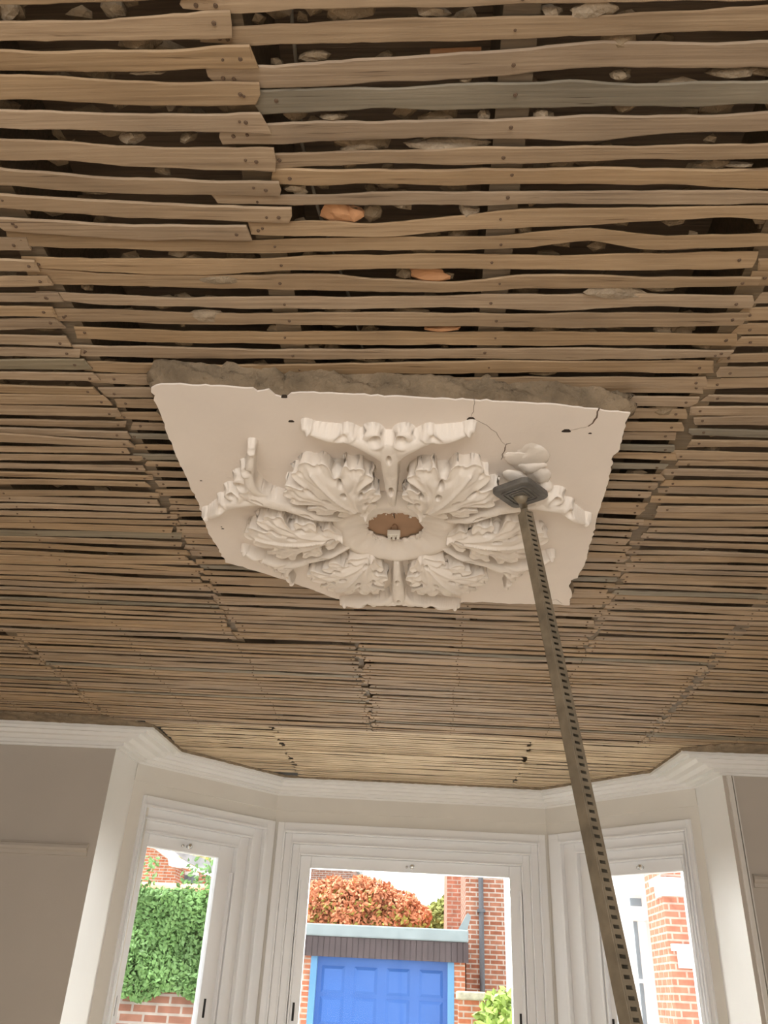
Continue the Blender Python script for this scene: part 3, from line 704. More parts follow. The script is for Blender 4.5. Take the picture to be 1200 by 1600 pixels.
def bez(p0, p1, p2, n=26):
    t = np.linspace(0, 1, n)[:, None]; return (1-t)**2*np.array(p0)+2*t*(1-t)*np.array(p1)+t**2*np.array(p2), t[:, 0]
def lobes(U, V, L, HM=.052, under=.5):
    """each lobe: p0,p1,p2, r0,r1, h0,h1, bulge ; returns height as max over lobes"""
    H = np.full(U.shape, -1.); DU = np.zeros(U.shape); DV = np.zeros(U.shape)
    for (p0, p1, p2, r0, r1, h0, h1, dome, flute) in L:
        P, T = bez(p0, p1, p2); R = r0+(r1-r0)*T**1.1
        best = np.full(U.shape, 9.); bt = np.zeros(U.shape); AU = np.zeros(U.shape); AV = np.zeros(U.shape)
        for (pu, pv), r, t in zip(P, R, T):
            q = np.hypot(U-pu, V-pv)/r; m_ = q < best; best[m_] = q[m_]; bt[m_] = t; AU[m_] = pu; AV[m_] = pv
        hm = HM
        base = h0*(1-bt)**2+2*bt*(1-bt)*hm+h1*bt**2
        e = np.clip((1.02-best)/.24, 0, 1); e = np.sqrt(e*(2-e))
        h = e*(base+dome*(1-best**2)*np.clip(bt*2, .3, 1) - flute*np.exp(-(best/.45)**2)*np.sin(np.clip(bt, 0, 1)*math.pi*.9))
        h[best > 1.02] = -1
        k = under*np.clip((best-.80)/.24, 0, 1)**1.5
        win = h > H; DU = np.where(win, (AU-U)*k, DU); DV = np.where(win, (AV-V)*k, DV)
        H = np.maximum(H, h)
    return H, DU, DV
LEAF_HALF = [(.126, .016), (.146, .036), (.152, .058), (.166, .070), (.182, .066), (.190, .052),
    (.186, .076), (.192, .098), (.208, .110), (.222, .104), (.225, .097), (.234, .114), (.250, .112), (.258, .096), (.250, .068),
    (.262, .100), (.264, .124), (.278, .138), (.294, .132), (.297, .122), (.308, .134), (.326, .128), (.334, .112), (.330, .103), (.346, .106), (.356, .092), (.348, .074), (.322, .050),
    (.352, .062), (.374, .060), (.386, .046), (.380, .030), (.392, .026), (.402, .012)]
def outline(half, ks):
    h = [(u, v*ks) for u, v in half]; P = h+[(u, -v) for u, v in h[::-1]]; P = np.array(P)
    for _ in range(2):
        Q = []
        for i in range(len(P)):
            a, b = P[i], P[(i+1) % len(P)]; Q += [a*.75+b*.25, a*.25+b*.75]
        P = np.array(Q)
    return P
def polydist(U, V, P):
    D = np.full(U.shape, 9.); NU = np.zeros(U.shape); NV = np.zeros(U.shape); ins = np.zeros(U.shape, bool); n = len(P)
    for i in range(n):
        a, b = P[i], P[(i+1) % n]; e = b-a; L2 = e@e
        t = np.clip(((U-a[0])*e[0]+(V-a[1])*e[1])/L2, 0, 1); cu, cv = a[0]+t*e[0], a[1]+t*e[1]
        d = np.hypot(U-cu, V-cv); m = d < D; D[m] = d[m]; NU[m] = cu[m]; NV[m] = cv[m]
        if a[1] != b[1]:
            c = ((a[1] > V) != (b[1] > V)) & (U < (b[0]-a[0])*(V-a[1])/(b[1]-a[1])+a[0]); ins ^= c
    return np.where(ins, D, -D), NU, NV
def leaf_func(U, V):
    D, NU, NV = polydist(U, V, outline(LEAF_HALF, .92))
    arch = np.sin(math.pi*np.clip((U-.09)/.345, 0, 1))
    base = .020+.040*arch-1.0*V**2
    e = np.clip((D+.0005)/.010, 0, 1); e = np.sqrt(e*(2-e))
    H = e*base
    # rolled rim, dished just inside it
    H = np.where(D > 0, H+.0035*np.exp(-((D-.0055)/.0035)**2)-.006*np.exp(-((D-.019)/.010)**2), H)
    # furrows running in from the notches
    for (a, b) in (((.322, .048), (.20, .004)), ((.250, .064), (.160, .004)), ((.190, .050), (.142, .004)), ((.380, .028), (.30, .006)), ((.330, .096), (.262, .045)), ((.297, .114), (.250, .045)), ((.225, .090), (.190, .038))):
        for sg in (1, -1):
            a_ = np.array([a[0], a[1]*sg]); b_ = np.array([b[0], b[1]*sg]); ee = b_-a_; t = np.clip(((U-a_[0])*ee[0]+(V-a_[1])*ee[1])/(ee@ee), 0, 1)
            bow = .010*sg*np.sin(math.pi*t); d = np.hypot(U-a_[0]-t*ee[0], V-a_[1]-t*ee[1]-bow*.6)
            H = np.where(H > .012, H-(.0050*(1-t)+.0010)*np.exp(-(d/.0048)**2), H)
    kk = .9*np.clip(1-(D+.0005)/.007, 0, 1)**1.2*.016; dd = np.maximum(np.hypot(U-NU, V-NV), 1e-4); sgn = np.where(D >= 0, 1, -1)
    DU = np.clip((U-NU)/dd*sgn, -1, 1)*kk; DV = np.clip((V-NV)/dd*sgn, -1, 1)*kk
    H = np.where(D > -.0005, H, -1)
    # raised midrib and side veins
    for (p2, p1) in (((.36, 0), (.27, 0)), ((.300, .095), (.235, .014)), ((.220, .085), (.18, .014))):
        for sg in (1, -1):
            P, T = bez((.13, 0), (p1[0], p1[1]*sg), (p2[0], p2[1]*sg), 40)
            d = np.min([np.hypot(U-a, V-b) for a, b in P], axis=0); H = np.where(H > .012, H+.0042*np.exp(-(d/.0042)**2), H)
    # drilled eyes where lobes divide
    for (a, b, ang) in ((.300, .040, .35), (.262, .024, .3), (.236, .056, .6), (.190, .042, .9)):
        for sg in (1, -1):
            ca, sa = math.cos(ang*sg), math.sin(ang*sg); x = (U-a)*ca+(V-b*sg)*sa; y = -(U-a)*sa+(V-b*sg)*ca
            H = np.where(H > .01, H-.060*np.exp(-((x/.0095)**2+(y/.0044)**2)**2), H)
    H = np.where(H > .01, H-.050*np.exp(-(((U-.165)/.009)**2+(V/.0044)**2)**2), H)
    H = np.where((H > -.5), np.maximum(H, .004*(H > .004)), H)
    return H, DU, DV
def trumpet_func(broken=0):
    def f(U, V):
        L = [((.128, 0), (.2, 0), (.30, 0), .008, .021, .016, .030, .014, 0.), ((.26, 0), (.33, 0), (.40, 0), .019, .026, .030, .032, .012, .0)]
        for sg in (1, -1):
            if broken == sg: continue
            L += [((.34, .006*sg), (.405, .020*sg), (.428, .085*sg), .015, .014, .030, .030, .008, .0),
                  ((.428, .085*sg), (.436, .12*sg), (.450, .172*sg), .014, .007, .030, .024, .006, .0),
                  ((.448, .164*sg), (.452, .170*sg), (.454, .176*sg), .010, .011, .022, .022, .006, .0),
                  ((.39, .016*sg), (.415, .026*sg), (.428, .034*sg), .020, .024, .030, .028, .008, .0),
                  ((.422, .070*sg), (.432, .080*sg), (.438, .088*sg), .014, .014, .026, .024, .006, .0)]
        H, DU, DV = lobes(U, V, L, .044, .4)
        H = np.where(H > .012, H+.0008*np.sin(U*90+V*50), H)
        for sg in (1, -1):
            if broken == sg: continue
            H = np.where(H > .01, H-.024*np.exp(-(((U-.428)/.012)**2+((V-.028*sg)/.011)**2)**2), H)
            H = np.where(H > .01, H-.012*np.exp(-(((U-.436)/.007)**2+((V-.10*sg)/.012)**2)**2), H)
        H = np.where(H > .01, H-.045*np.exp(-(((U-.245)/.013)**2+(V/.004)**2)**2), H)
        H = np.where(H > .01, H-.040*np.exp(-(((U-.375)/.011)**2+(V/.0038)**2)**2), H)
        return np.where((H > -.5), np.maximum(H, .003*(H > .003)), H), DU, DV
    return f
leaf_me = hf('acanthus_leaf', leaf_func, .10, .43, -.17, .17)
tr_me = hf('trumpet_petal', trumpet_func(), .10, .47, -.20, .20)
trb_me = hf('trumpet_petal_broken', trumpet_func(-1), .10, .47, -.20, .20)
for ang in (-120, -60, 0, 60, 120, 180):
    o = link('acanthus_leaf', leaf_me, None, root); o.rotation_euler = (0, 0, math.radians(ang)); o.location = (0, 0, 0)
for ang in (-90, -150, -30, 30, 90, 150):
    o = link('trumpet_petal', trb_me if ang == -30 else tr_me, None, root); o.rotation_euler = (0, 0, math.radians(ang))
    if ang in (30, 150): o.scale = (.93, .62, .95)
    if ang == -30: o['label'] = 'petal with one wing broken away beside the prop head'
# the centre dish
def ringmesh():
    prof = [(.074, -.002), (.0735, .003), (.080, .005), (.090, .009), (.104, .015), (.118, .021), (.130, .025), (.138, .026), (.148, .024), (.160, .018), (.170, .008), (.174, -.002)]
    n = 120; m_ = MB(); vs = []
    for j, (r, h) in enumerate(prof):
        for i in range(n):
            a = 2*math.pi*i/n; rr = r+(.003*math.sin(9*a+j)+.003*math.sin(23*a+1) if j < 3 else 0); hh = h+(.002*math.sin(6*a+j*.6)+.0012*math.sin(17*a) if 2 < j < 10 else 0)
            vs.append((rr*math.cos(a), rr*math.sin(a), -hh))
    fs = [(j*n+i, (j+1)*n+i, (j+1)*n+(i+1) % n, j*n+(i+1) % n) for j in range(len(prof)-1) for i in range(n)]
    me = bpy.data.meshes.new('centre_ring'); me.from_pydata(vs, [], fs); me.update(); me.polygons.foreach_set('use_smooth', [True]*len(me.polygons)); me.materials.append(ROSEM); return me
link('centre_ring', ringmesh(), None, root)
# crumbled plaster round the hole rim and smear where the wing broke off
m_ = MB(); rs = random.Random(8)
for k in range(46):
    a = rs.uniform(0, 2*math.pi); r = .074+rs.uniform(-.003, .006)
    blob(m_, (C0[0]+r*math.cos(a), C0[1]+r*math.sin(a), ZP-.004-rs.uniform(0, .006)), rs.uniform(.0015, .0035), k, 1)
m_.build('crumbled_rim', ROSEM, root)
m_ = MB()
for (x, y, r, sx, sy, sz) in ((826,714,.040,.9,1.1,.12),(842,740,.026,.8,1.1,.5),(808,744,.022,1.1,.9,.4),(806,716,.026,1.0,.8,.12),(852,756,.018,.8,1,.9),(830,728,.024,1,.8,.35)):
    p = onz(x, y, ZP); blob(m_, (p[0], p[1], ZP), r*1.2, int(x), 3, (sx, sy, sz), .30)
o = m_.build('broken_stub', ROSEM, root, smooth=True); o['label'] = 'smooth stub and smear where a petal wing has come away'

# terminal block hanging in the hole
tb = empty('terminal_block', (C0[0]-.004, C0[1]+.030, ZP-.016), 'small white three-way cable connector hanging in the hole of the ceiling rose', 'connector')
m_ = MB(); x0, y0, z0 = tb.location
m_.box(x0-.017, x0+.017, y0-.008, y0+.006, z0+.002, z0+.018); m_.build('connector_body', TERM, tb, bevel=.002)
for k in range(3):
    xx = x0-.0115+k*.0115
    m_ = MB(); m_.tube([(xx, y0-.002, z0+.004), (xx, y0-.002, z0-.008)], .0042, 10); m_.build('connector_tube', TERM, tb)
for pts in ([(-.010, 0, .016), (-.006, -.015, .026), (.001, -.03, .020), (.003, -.034, .032)], [(.010, 0, .016), (.009, -.018, .022), (.004, -.030, .024), (.003, -.036, .034)]):
    m_ = MB(); m_.tube([(x0+a, y0+b, z0+c) for a, b, c in pts], .0016, 6); m_.build('wire', COPPER, tb)

# ------------------------------------------------------------ steel prop
TOP = onz(819, 795, 2.588); BOT = ondepth(986, 1600, 1.235)
dr = (BOT-TOP)/np.linalg.norm(BOT-TOP); Lp = TOP[2]/-dr[2]*1.0 if dr[2] < 0 else 2.5
FOOT = TOP+dr*((TOP[2]-.012)/-dr[2])
pr_ = empty('steel_prop', (FOOT[0], FOOT[1], 0), 'slotted brown steel prop pressing its square head against the ceiling rose', 'prop')
# frame of the tube: ez along the prop (up), two faces towards the viewer
ez = -dr; vdir = CAM-(TOP+BOT)/2; vdir -= ez*np.dot(vdir, ez); vdir /= np.linalg.norm(vdir); side = np.cross(vdir, ez)   # side = to viewer's left?
if np.dot(side, RT) < 0: side = -side
al = math.radians(44)
fR = vdir*math.cos(al)+side*math.sin(al)        # outward normal of the right hand face
fL = vdir*math.cos(math.pi/2-al)-side*math.sin(math.pi/2-al)
h = .0126; Lt = np.linalg.norm(TOP-FOOT)-.035
O = FOOT+ez*.02
m_ = MB(); wt = .0022
# three plain walls
m_.fbox(O, fL, fR, ez, h-wt, h, -h, h, 0, Lt)
m_.fbox(O, fL, fR, ez, -h, -h+wt, -h, h, 0, Lt)
m_.fbox(O, fL, fR, ez, -h, h, -h, -h+wt, 0, Lt)
m_.build('tube', TUBEM, pr_, bevel=.0012)
m_ = MB(); m_.fbox(O, fL, fR, ez, h-wt, -.0048+.0115, h-wt, h, 0, Lt); m_.fbox(O, fL, fR, ez, -h, -.0062, h-wt, h, 0, Lt)
pit = .0143; k = 0; z = 0
while z < Lt:
    m_.fbox(O, fL, fR, ez, -.0064, .0069, h-wt, h-.0001, z, min(Lt, z+(.0082))); z += pit
m_.build('slotted_face', TUBEM, pr_)
m_ = MB(); m_.fbox(O, fL, fR, ez, -h*1.02, h*1.02, -h*1.02, h*1.02, Lt-.003, Lt); 
m_.tube([O+ez*Lt, O+ez*(Lt+.012), O+ez*(Lt+.03)], [.0095, .0085, .0085], 12); m_.build('neck', TUBEM, pr_, bevel=.0008)
# head: square steel plate with stepped ribs, corner pointing to the viewer
HZ = 2.600
HC = onz(813, 769, HZ)
hd = np.array([.99, .12, 0]); hd /= np.linalg.norm(hd); he = np.array([-hd[1], hd[0], 0])
def dia(sx, sy, z, k=.86):
    out = []
    for (cx, cy, nx, ny) in ((1,0,0,1),(0,1,-1,0),(-1,0,0,-1),(0,-1,1,0)):
        for s in (-1, -.35, .35, 1):
            px = cx*k+(nx*s*(1-k)) if True else 0; py = cy*k+(ny*s*(1-k))
            bul = (1-abs(s))*(1-k)*.55
            out.append((HC[0]+(hd[0]*(px+cx*bul)*sx+he[0]*(py+cy*bul)*sy), HC[1]+(hd[1]*(px+cx*bul)*sx+he[1]*(py+cy*bul)*sy), z))
    return out
def prism(mb, loops):
    n = len(loops[0]); vs = [p for l in loops for p in l]
    mb.add(vs, [(j*n+i, j*n+(i+1) % n, (j+1)*n+(i+1) % n, (j+1)*n+i) for j in range(len(loops)-1) for i in range(n)]+[tuple(range(n))[::-1], tuple((len(loops)-1)*n+i for i in range(n))])
m_ = MB(); prism(m_, [dia(.066, .062, HZ-.009), dia(.069, .065, HZ-.006), dia(.069, .065, HZ+.004)]); m_.build('head_plate', PADM, pr_)
m_ = MB()
for sc_ in (.048, .036, .024):
    a_ = dia(sc_, sc_*.95, HZ-.0115); b_ = dia(sc_-.006, (sc_-.006)*.95, HZ-.0115); n = 16
    c_ = [(x, y, HZ-.008) for x, y, z in a_]; d_ = [(x, y, HZ-.008) for x, y, z in b_]
    m_.add(a_+b_+c_+d_, [(i, (i+1) % n, n+(i+1) % n, n+i) for i in range(n)]+[(i, 2*n+i, 2*n+(i+1) % n, (i+1) % n) for i in range(n)]+[(n+i, n+(i+1) % n, 3*n+(i+1) % n, 3*n+i) for i in range(n)])
m_.build('head_rib', PADM, pr_)
m_ = MB(); nt_ = O+ez*(Lt+.03); c2 = np.array([HC[0], HC[1], HZ-.009]); m_.tube([nt_-ez*.012, (nt_+c2)/2, c2], [.0085, .012, .017], 14); m_.build('swivel', TUBEM, pr_, smooth=True)
m_ = MB(); m_.box(FOOT[0]-.05, FOOT[0]+.05, FOOT[1]-.05, FOOT[1]+.05, 0, .010); m_.tube([FOOT+np.array([0, 0, 0]), O+ez*.05], .016, 12); m_.build('foot_plate', PADM, pr_)
m_ = MB(); zz = .75; c_ = O+ez*zz; m_.fbox(c_, fL, fR, ez, -.02, .02, -.02, .02, -.05, .05); m_.tube([c_, c_+fR*.10], .006, 8); m_.build('ratchet_handle', PADM, pr_)

# ------------------------------------------------------------ outside
G0 = -.45
MB().box(-40, 40, 5.75, 70, G0-.2, G0).build('street_ground', GROUND)
bpy.data.objects['street_ground']['kind'] = 'structure'; bpy.data.objects['street_ground'].name = 'floor_street'
def pxbox(mb, x0, y0, x1, y1, Y, th, zb=None, dx=0):
    """a block facing the window whose front face fills the pixel box at distance Y"""
    a = ony(x0, y0, Y); b = ony(x1, y1, Y); mb.box(min(a[0], b[0]), max(a[0], b[0]), Y, Y+th, b[2] if zb is None else zb, a[2])
def quadprism(mb, px, Y, th):
    P = [ony(x, y, Y) for x, y in px]; n = len(P)
    vs = [(p[0], Y, p[2]) for p in P]+[(p[0], Y+th, p[2]) for p in P]
    mb.add(vs, [tuple(range(n)), tuple(range(2*n-1, n-1, -1))]+[(i, n+i, n+(i+1) % n, (i+1) % n) for i in range(n)])
def leaves(mb, pts, size, rs, dirs=None, curl=.25):
    for p in pts:
        s = size*rs.uniform(.6, 1.3)
        n = Vector((rs.gauss(0, .6), rs.gauss(0, .6)-(.9 if dirs is None else 0), rs.gauss(0, .6)+.25)) if dirs is None else Vector(dirs)+Vector((rs.gauss(0, .5), rs.gauss(0, .5), rs.gauss(0, .5)))
        n.normalize(); t = n.orthogonal().normalized(); t = Matrix.Rotation(rs.uniform(0, 6.28), 3, n) @ t; b = n.cross(t); P = Vector(p)
        vs = [P-t*s, P-t*s*.2+b*s*.62-n*s*curl, P+t*s, P-t*s*.2-b*s*.62-n*s*curl]
        mb.add([tuple(v) for v in vs], [(0, 1, 2), (0, 2, 3)])
# garage
YG = 15.0
gl = ony(478, 1448, YG); gr = ony(726, 1458, YG); gtop = (gl[2]+gr[2])/2
z = lambda y, x=600: ony(x, y, YG)[2]
garage = empty('garage', ((gl[0]+gr[0])/2, YG+.2, G0), 'flat roofed brick garage with a blue panelled door across the street', 'garage')
xl, xr = gl[0]-.12, gr[0]+.03
zt = z(1449); zl = z(1468); zf = z(1499)
m_ = MB(); m_.box(xl-.05, xr+.02, YG-.28, YG+3, zl, zt); m_.build('roof_edge', LEAD, garage, bevel=.02)
m_ = MB(); m_.box(xl, xr-.02, YG-.22, YG+2.9, zf, zl)
k = xl
while k < xr-.06: m_.box(k+.004, k+.086, YG-.235, YG-.21, zf-.005, zl-.005); k += .092
m_.build('boarded_fascia', FASCIA, garage)
dl = ony(493, 1560, YG)[0]; dr_ = ony(699, 1560, YG)[0]
m_ = MB(); m_.box(xl, dl-.09, YG-.12, YG+2.8, G0, zf); m_.box(dr_+.09, xr-.03, YG-.12, YG+2.8, G0, zf); m_.box(xl, xr-.03, YG+2.6, YG+2.8, G0, zf)
m_.build('brick_pier', BRICKO, garage)
m_ = MB(); m_.box(dl-.1, dl, YG-.14, YG+.05, G0, zf); m_.box(dr_, dr_+.1, YG-.14, YG+.05, G0, zf); m_.build('door_frame', LBLUE, garage)
m_ = MB(); m_.box(dl, dr_, YG-.03, YG+.03, G0, zf)
cw = (dr_-dl)/4; ph_ = z(1546)-z(1590)
tops = [z(1506)-.04-i*(z(1506)-z(1554)) for i in range(5)]
for i, tz in enumerate(tops):
    for c in range(4):
        x0 = dl+c*cw+cw*.14; x1 = dl+(c+1)*cw-cw*.14; z1 = tz-.02; z0 = tz-.40
        if z0 < G0+.05: continue
        vs = [(x0, YG-.03, z0), (x1, YG-.03, z0), (x1, YG-.03, z1), (x0, YG-.03, z1)]; d = .045; vs += [(x0+d, YG-.055, z0+d), (x1-d, YG-.055, z0+d), (x1-d, YG-.055, z1-d), (x0+d, YG-.055, z1-d)]
        m_.add(vs, [(0, 1, 5, 4), (1, 2, 6, 5), (2, 3, 7, 6), (3, 0, 4, 7), (4, 5, 6, 7)])
        g_ = .012
        m_.box(x0-g_, x1+g_, YG-.034, YG-.0301, z1, z1+g_); m_.box(x0-g_, x1+g_, YG-.034, YG-.0301, z0-g_, z0); 
for i in range(1, 5):
    m_.box(dl, dr_, YG-.036, YG-.03, tops[i]+.015, tops[i]+.03)
m_.build('garage_door', BLUE, garage)
# tall brick house with drainpipe right of the garage
YH = 16.2
hs = empty('brick_house', (ony(758, 1500, YH)[0], YH+2, G0), 'tall brick house behind the garage with a black drainpipe', 'house')
hx0 = ony(728, 1450, YH)[0]; hx1 = ony(789, 1450, YH)[0]
m_ = MB(); m_.box(hx0, hx1, YH, YH+6, G0, 6.2); m_.build('wall', BRICK, hs)
hx2 = ony(711, 1400, YH+6)[0]
m_ = MB(); m_.box(min(hx0-.28, hx2), hx0, YH+2.5, YH+5.8, G0, 6.2); m_.build('side_wall', BRICKP, hs)
m_ = MB(); px_ = ony(752, 1450, YH)[0]; m_.tube([(px_, YH-.06, G0), (px_, YH-.06, 6.0)], .045, 10); 
for zz in (1.2, 2.9, 4.6): m_.box(px_-.07, px_+.07, YH-.11, YH, zz, zz+.05)
m_.build('drainpipe', PIPE, hs)
m_ = MB(); m_.box(hx0-.3, hx1+.2, YH-.2, YH+6.2, 6.2, 6.35); m_.build('roof', SLATE, hs)
# raking bracket / verge at the garage corner
m_ = MB(); quadprism(m_, [(716,1452),(731,1426),(736,1432),(729,1458),(722,1462)], YG-.1, .12); m_.build('flashing_upstand', LEAD, garage)
# pier with mossy cap
YPp = 13.4
pp = empty('gate_pier', (*ony(737, 1580, YPp)[:2], G0), 'squat orange brick gate pier with a mossy stone cap beside the shrub', 'gate pier')
pa, pb = ony(717, 1562, YPp), ony(756, 1562, YPp)
m_ = MB(); m_.box(pa[0], pb[0], YPp, YPp+.42, G0, pa[2]); m_.build('shaft', BRICKO, pp)
m_ = MB(); m_.box(pa[0]-.03, pb[0]+.03, YPp-.03, YPp+.45, pa[2], ony(737, 1549, YPp)[2]); m_.build('cap', STONE, pp, bevel=.02)
# laurel shrub
rs = random.Random(31); YS = 12.4
c = ony(785, 1590, YS)
sh = empty('laurel_shrub', (c[0], YS+.5, G0), 'bright green laurel shrub at the right of the middle window', 'shrub')
pts = []
for k in range(1300):
    a = rs.uniform(0, 6.28); r = rs.random()**.4; e = rs.uniform(-1, 1)
    pts.append((c[0]+.12+.50*r*math.cos(a)*math.sqrt(1-e*e), YS+.5+.5*r*math.sin(a)*math.sqrt(1-e*e), 1.02+.72*e*r))
m_ = MB(); leaves(m_, pts, .075, rs); m_.build('foliage', LAUREL, sh)
m_ = MB()
for k in range(7): m_.tube([(c[0]+.12, YS+.5, G0), (c[0]+.12+rs.uniform(-.2, .2), YS+.5+rs.uniform(-.2, .2), 1.2)], [.02, .008], 6)
m_.build('stem', BARK, sh)
# trees behind the garage
def tree(name, lab, Y, cents, m1, m2, n, size, seed, fr=.3):
    rs = random.Random(seed); cs = [(ony(x, y, Y), r/F*Y) for x, y, r in cents]; c = cs[0][0]
    t = empty(name, (c[0], Y, G0), lab, 'tree')
    for nm, m__, nn, k0 in (('foliage', m1, int(n*(1-fr)), 0), ('inner_foliage', m2, int(n*fr), 1)):
        pts = []
        for k in range(nn):
            cc, r = rs.choice(cs); v = Vector((rs.gauss(0, 1), rs.gauss(0, 1), rs.gauss(0, 1))).normalized()*r*(rs.random()**.35 if k0 == 0 else rs.random()**.6*.95)
            pts.append((cc[0]+v.x, cc[1]+v.y, cc[2]+v.z*.8-(r*.25 if k0 else 0)))
        m_ = MB(); leaves(m_, pts, size, rs); m_.build(nm, m__, t)
    m_ = MB(); m_.tube([(c[0], Y, G0), (c[0]+.1, Y, c[2]-.3)], [.16, .09], 8)
    for cc, r in cs: m_.tube([(c[0]+.05, Y, c[2]-1.2), (cc[0], cc[1], cc[2])], [.07, .02], 6)
    m_.build('trunk', BARK, t)
tree('orange_tree', 'bushy tree with orange autumn leaves behind the garage roof', 21, [(540,1412,40),(500,1405,32),(585,1405,34),(520,1390,22),(565,1385,18),(625,1420,30),(650,1432,22),(600,1435,30),(480,1430,30),(545,1440,34)], MAPLE, MAPLEG, 13000, .062, 41, .25)
tree('yellow_green_tree', 'small yellow-green tree between the orange tree and the brick house', 23, [(690,1430,24),(705,1415,18),(672,1438,20),(660,1445,16),(700,1445,22)], GREENT, MAPLEG, 3500, .075, 42, .2)
# far roof at the left of the middle window
fh = empty('far_house', (*ony(518, 1360, 34)[:2], G0), 'distant brown brick house behind the orange tree', 'house')
m_ = MB(); pxbox(m_, 470, 1350, 549, 1400, 34, 4, zb=G0); m_.build('wall', BRICKD, fh)
a = ony(549, 1351, 34); m_ = MB(); m_.box(ony(465, 1350, 34)[0], a[0]+.15, 33.8, 38.2, a[2], a[2]+.9); m_.build('roof', SLATE, fh)
# ---- left window view: garden wall with ivy
YV = 8.6
wa = ony(150, 1575, YV); wb = ony(345, 1575, YV)
ztop = ony(270, 1396, YV)[2]
gw = empty('garden_wall', ((wa[0]+wb[0])/2, YV+.1, G0), 'red brick garden wall with terracotta ridge coping, mostly hidden by ivy', 'wall')
m_ = MB(); m_.box(wa[0]-1.2, wb[0]+.25, YV, YV+.22, G0, ztop); m_.build('brickwork', BRICKD, gw)
m_ = MB(); x = wa[0]-1.2
while x < wb[0]+.2:
    n = 10; R_ = .10; vs = []
    for xx in (x, x+.43):
        for i in range(n): a = math.pi*i/(n-1); vs.append((xx, YV+.11-math.cos(a)*.15, ztop+.002+math.sin(a)*R_))
    m_.add(vs, [(i, i+1, n+i+1, n+i) for i in range(n-1)]+[tuple(range(n)), tuple(range(2*n-1, n-1, -1))]); x += .45
m_.build('coping_tiles', TERRA, gw, smooth=False)
rs = random.Random(51)
iv = empty('ivy', ((wa[0]+wb[0])/2, YV-.1, G0+.9), 'dense green ivy covering the garden wall outside the left window', 'ivy')
zlow = ony(270, 1560, YV)[2]; pts = []
for k in range(13000):
    x = rs.uniform(wa[0]-1.2, wb[0]+.15)
    lo = zlow+.03*math.sin(x*5)+.03*math.sin(x*13); z_ = lo+(ztop+.02-lo)*rs.random()
    bul = .16+.06*math.sin(x*6+z_*4)+.05*math.sin(z_*9+x*3)
    if (x-(-2.2))**2*25+(z_-1.55)**2*30 < .5: pass
    pts.append((x, YV-.04-bul*rs.uniform(.3, 1.0), z_))
for k in range(260):
    x = rs.choice([wa[0]+.75, wa[0]+.95, wb[0]-.16, wa[0]+.3])+rs.gauss(0, .06); pts.append((x, YV-rs.uniform(.03, .25), ztop+rs.random()**1.5*.30))
m_ = MB(); leaves(m_, pts, .027, rs, curl=.18); m_.build('ivy_leaves', IVY, iv)
m_ = MB(); m_.box(wa[0]-1.2, wb[0]+.12, YV-.07, YV-.002, zlow+.12, ztop-.03); m_.build('ivy_mat', IVYD, iv)
# left brick bungalow
YL = 24
lh = empty('gabled_house', (*ony(265, 1380, YL)[:2], G0), 'orange brick house with white verge and grey slate roof above the ivy wall', 'house')
m_ = MB(); quadprism(m_, [(170,1300),(233,1320),(264,1345),(264,1350),(274,1350),(274,1675),(170,1675)], YL, 3); m_.build('gable_wall', BRICKO, lh)
m_ = MB(); quadprism(m_, [(274,1352),(345,1375),(345,1665),(274,1665)], YL+1.2, 2); m_.build('side_wall', BRICKO, lh)
m_ = MB(); quadprism(m_, [(215,1305),(232,1318),(266,1344),(290,1352),(290,1346),(262,1330),(225,1300)], YL-.35, .4); quadprism(m_, [(262,1340),(264,1352),(290,1353),(289,1346)], YL-.4, .5); m_.build('white_verge', RENDER, lh)
m_ = MB(); quadprism(m_, [(235,1300),(262,1322),(290,1346),(345,1371),(345,1358),(320,1342),(290,1333),(260,1316)], YL+.6, .3); m_.build('slate_roof', SLATE, lh)
m_ = MB(); quadprism(m_, [(288,1352),(345,1376),(345,1371),(290,1348)], YL+.5, .15); m_.build('gutter', RENDER, lh)
wf = MB(); pxbox(wf, 284, 1362, 305, 1386, YL+1.0, .2); wo = wf.build('window', RENDER, lh)
m_ = MB()
for (x0, x1) in ((286,291),(292.5,297),(298.5,303)): pxbox(m_, x0, 1367, x1, 1382, YL+.97, .05)
m_.build('pane', FARW, wo)
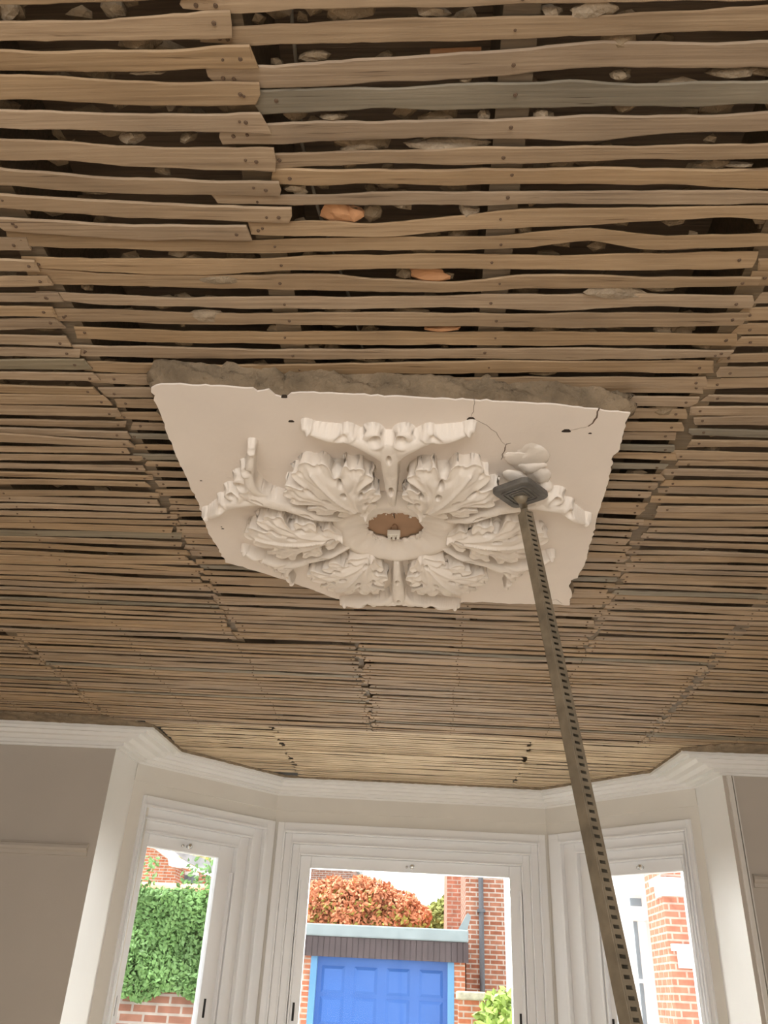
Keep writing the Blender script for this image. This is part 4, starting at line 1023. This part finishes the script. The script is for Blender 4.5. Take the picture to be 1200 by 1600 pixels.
tree('far_tree', 'hazy yellowish tree behind the slate roof seen through the left window', 40, [(325,1345,22),(345,1350,22),(300,1338,18),(350,1365,20)], mat('hazy_leaf', (.62, .56, .34), .9), MAPLEG, 1800, .16, 43, .1)
# ---- right window view: white rendered house and brick wall
YW = 12.0
wh = empty('white_house', (*ony(985, 1500, YW)[:2], G0), 'white rendered house with tall sash windows seen through the right window', 'house')
m_ = MB(); pxbox(m_, 905, 1300, 1022, 1400, YW, 3, zb=G0); m_.build('wall', RENDER, wh)
m_ = MB()
for (x0, y0, x1, y1) in ((984,1403,1003,1416),): pxbox(m_, x0, y0, x1, y1, YW-.02, .04)
m_.build('window', FARW, wh)
m_ = MB(); pxbox(m_, 983, 1392, 1008, 1398, YW-.14, .14); pxbox(m_, 984, 1430, 1014, 1438, YW-.14, .14); m_.build('lintel', RENDER, wh, bevel=.02)
m_ = MB(); a = ony(989, 1440, YW); b = ony(1011, 1600, YW); m_.box(a[0], b[0], YW-.02, YW+.02, .3, a[2]); wo = m_.build('tall_window', FARW, wh)
m_ = MB(); m_.box(a[0], b[0], YW-.05, YW-.021, ony(1000, 1536, YW)[2], ony(1000, 1530, YW)[2]); m_.box(a[0]+.12, a[0]+.15, YW-.05, YW-.021, .3, a[2]); m_.build('glazing_bar', RENDER, wo)
YR = 11.0
bw = empty('brick_terrace', (*ony(1055, 1500, YR)[:2], G0), 'salmon red brick house wall with white corner stones seen through the right window', 'house')
m_ = MB(); xa = ony(1036, 1400, YR)[0]; xb = ony(1068, 1400, YR)[0]; m_.box(xa, xb, YR, YR+.85, G0, 6); m_.build('wall', BRICKP, bw)
m_ = MB()
for (yy0, yy1, e) in ((1372,1400,.10),(1475,1512,.0)):
    a = ony(1050, yy0, YR); b = ony(1050, yy1, YR); m_.box(xb-.16-e, xb+.02, YR-.05, YR+.3, b[2], a[2])
    m_.box(xb-.22-e, xb+.03, YR-.08, YR+.3, a[2]-.07, a[2])
m_.build('corner_stone', RENDER, bw)
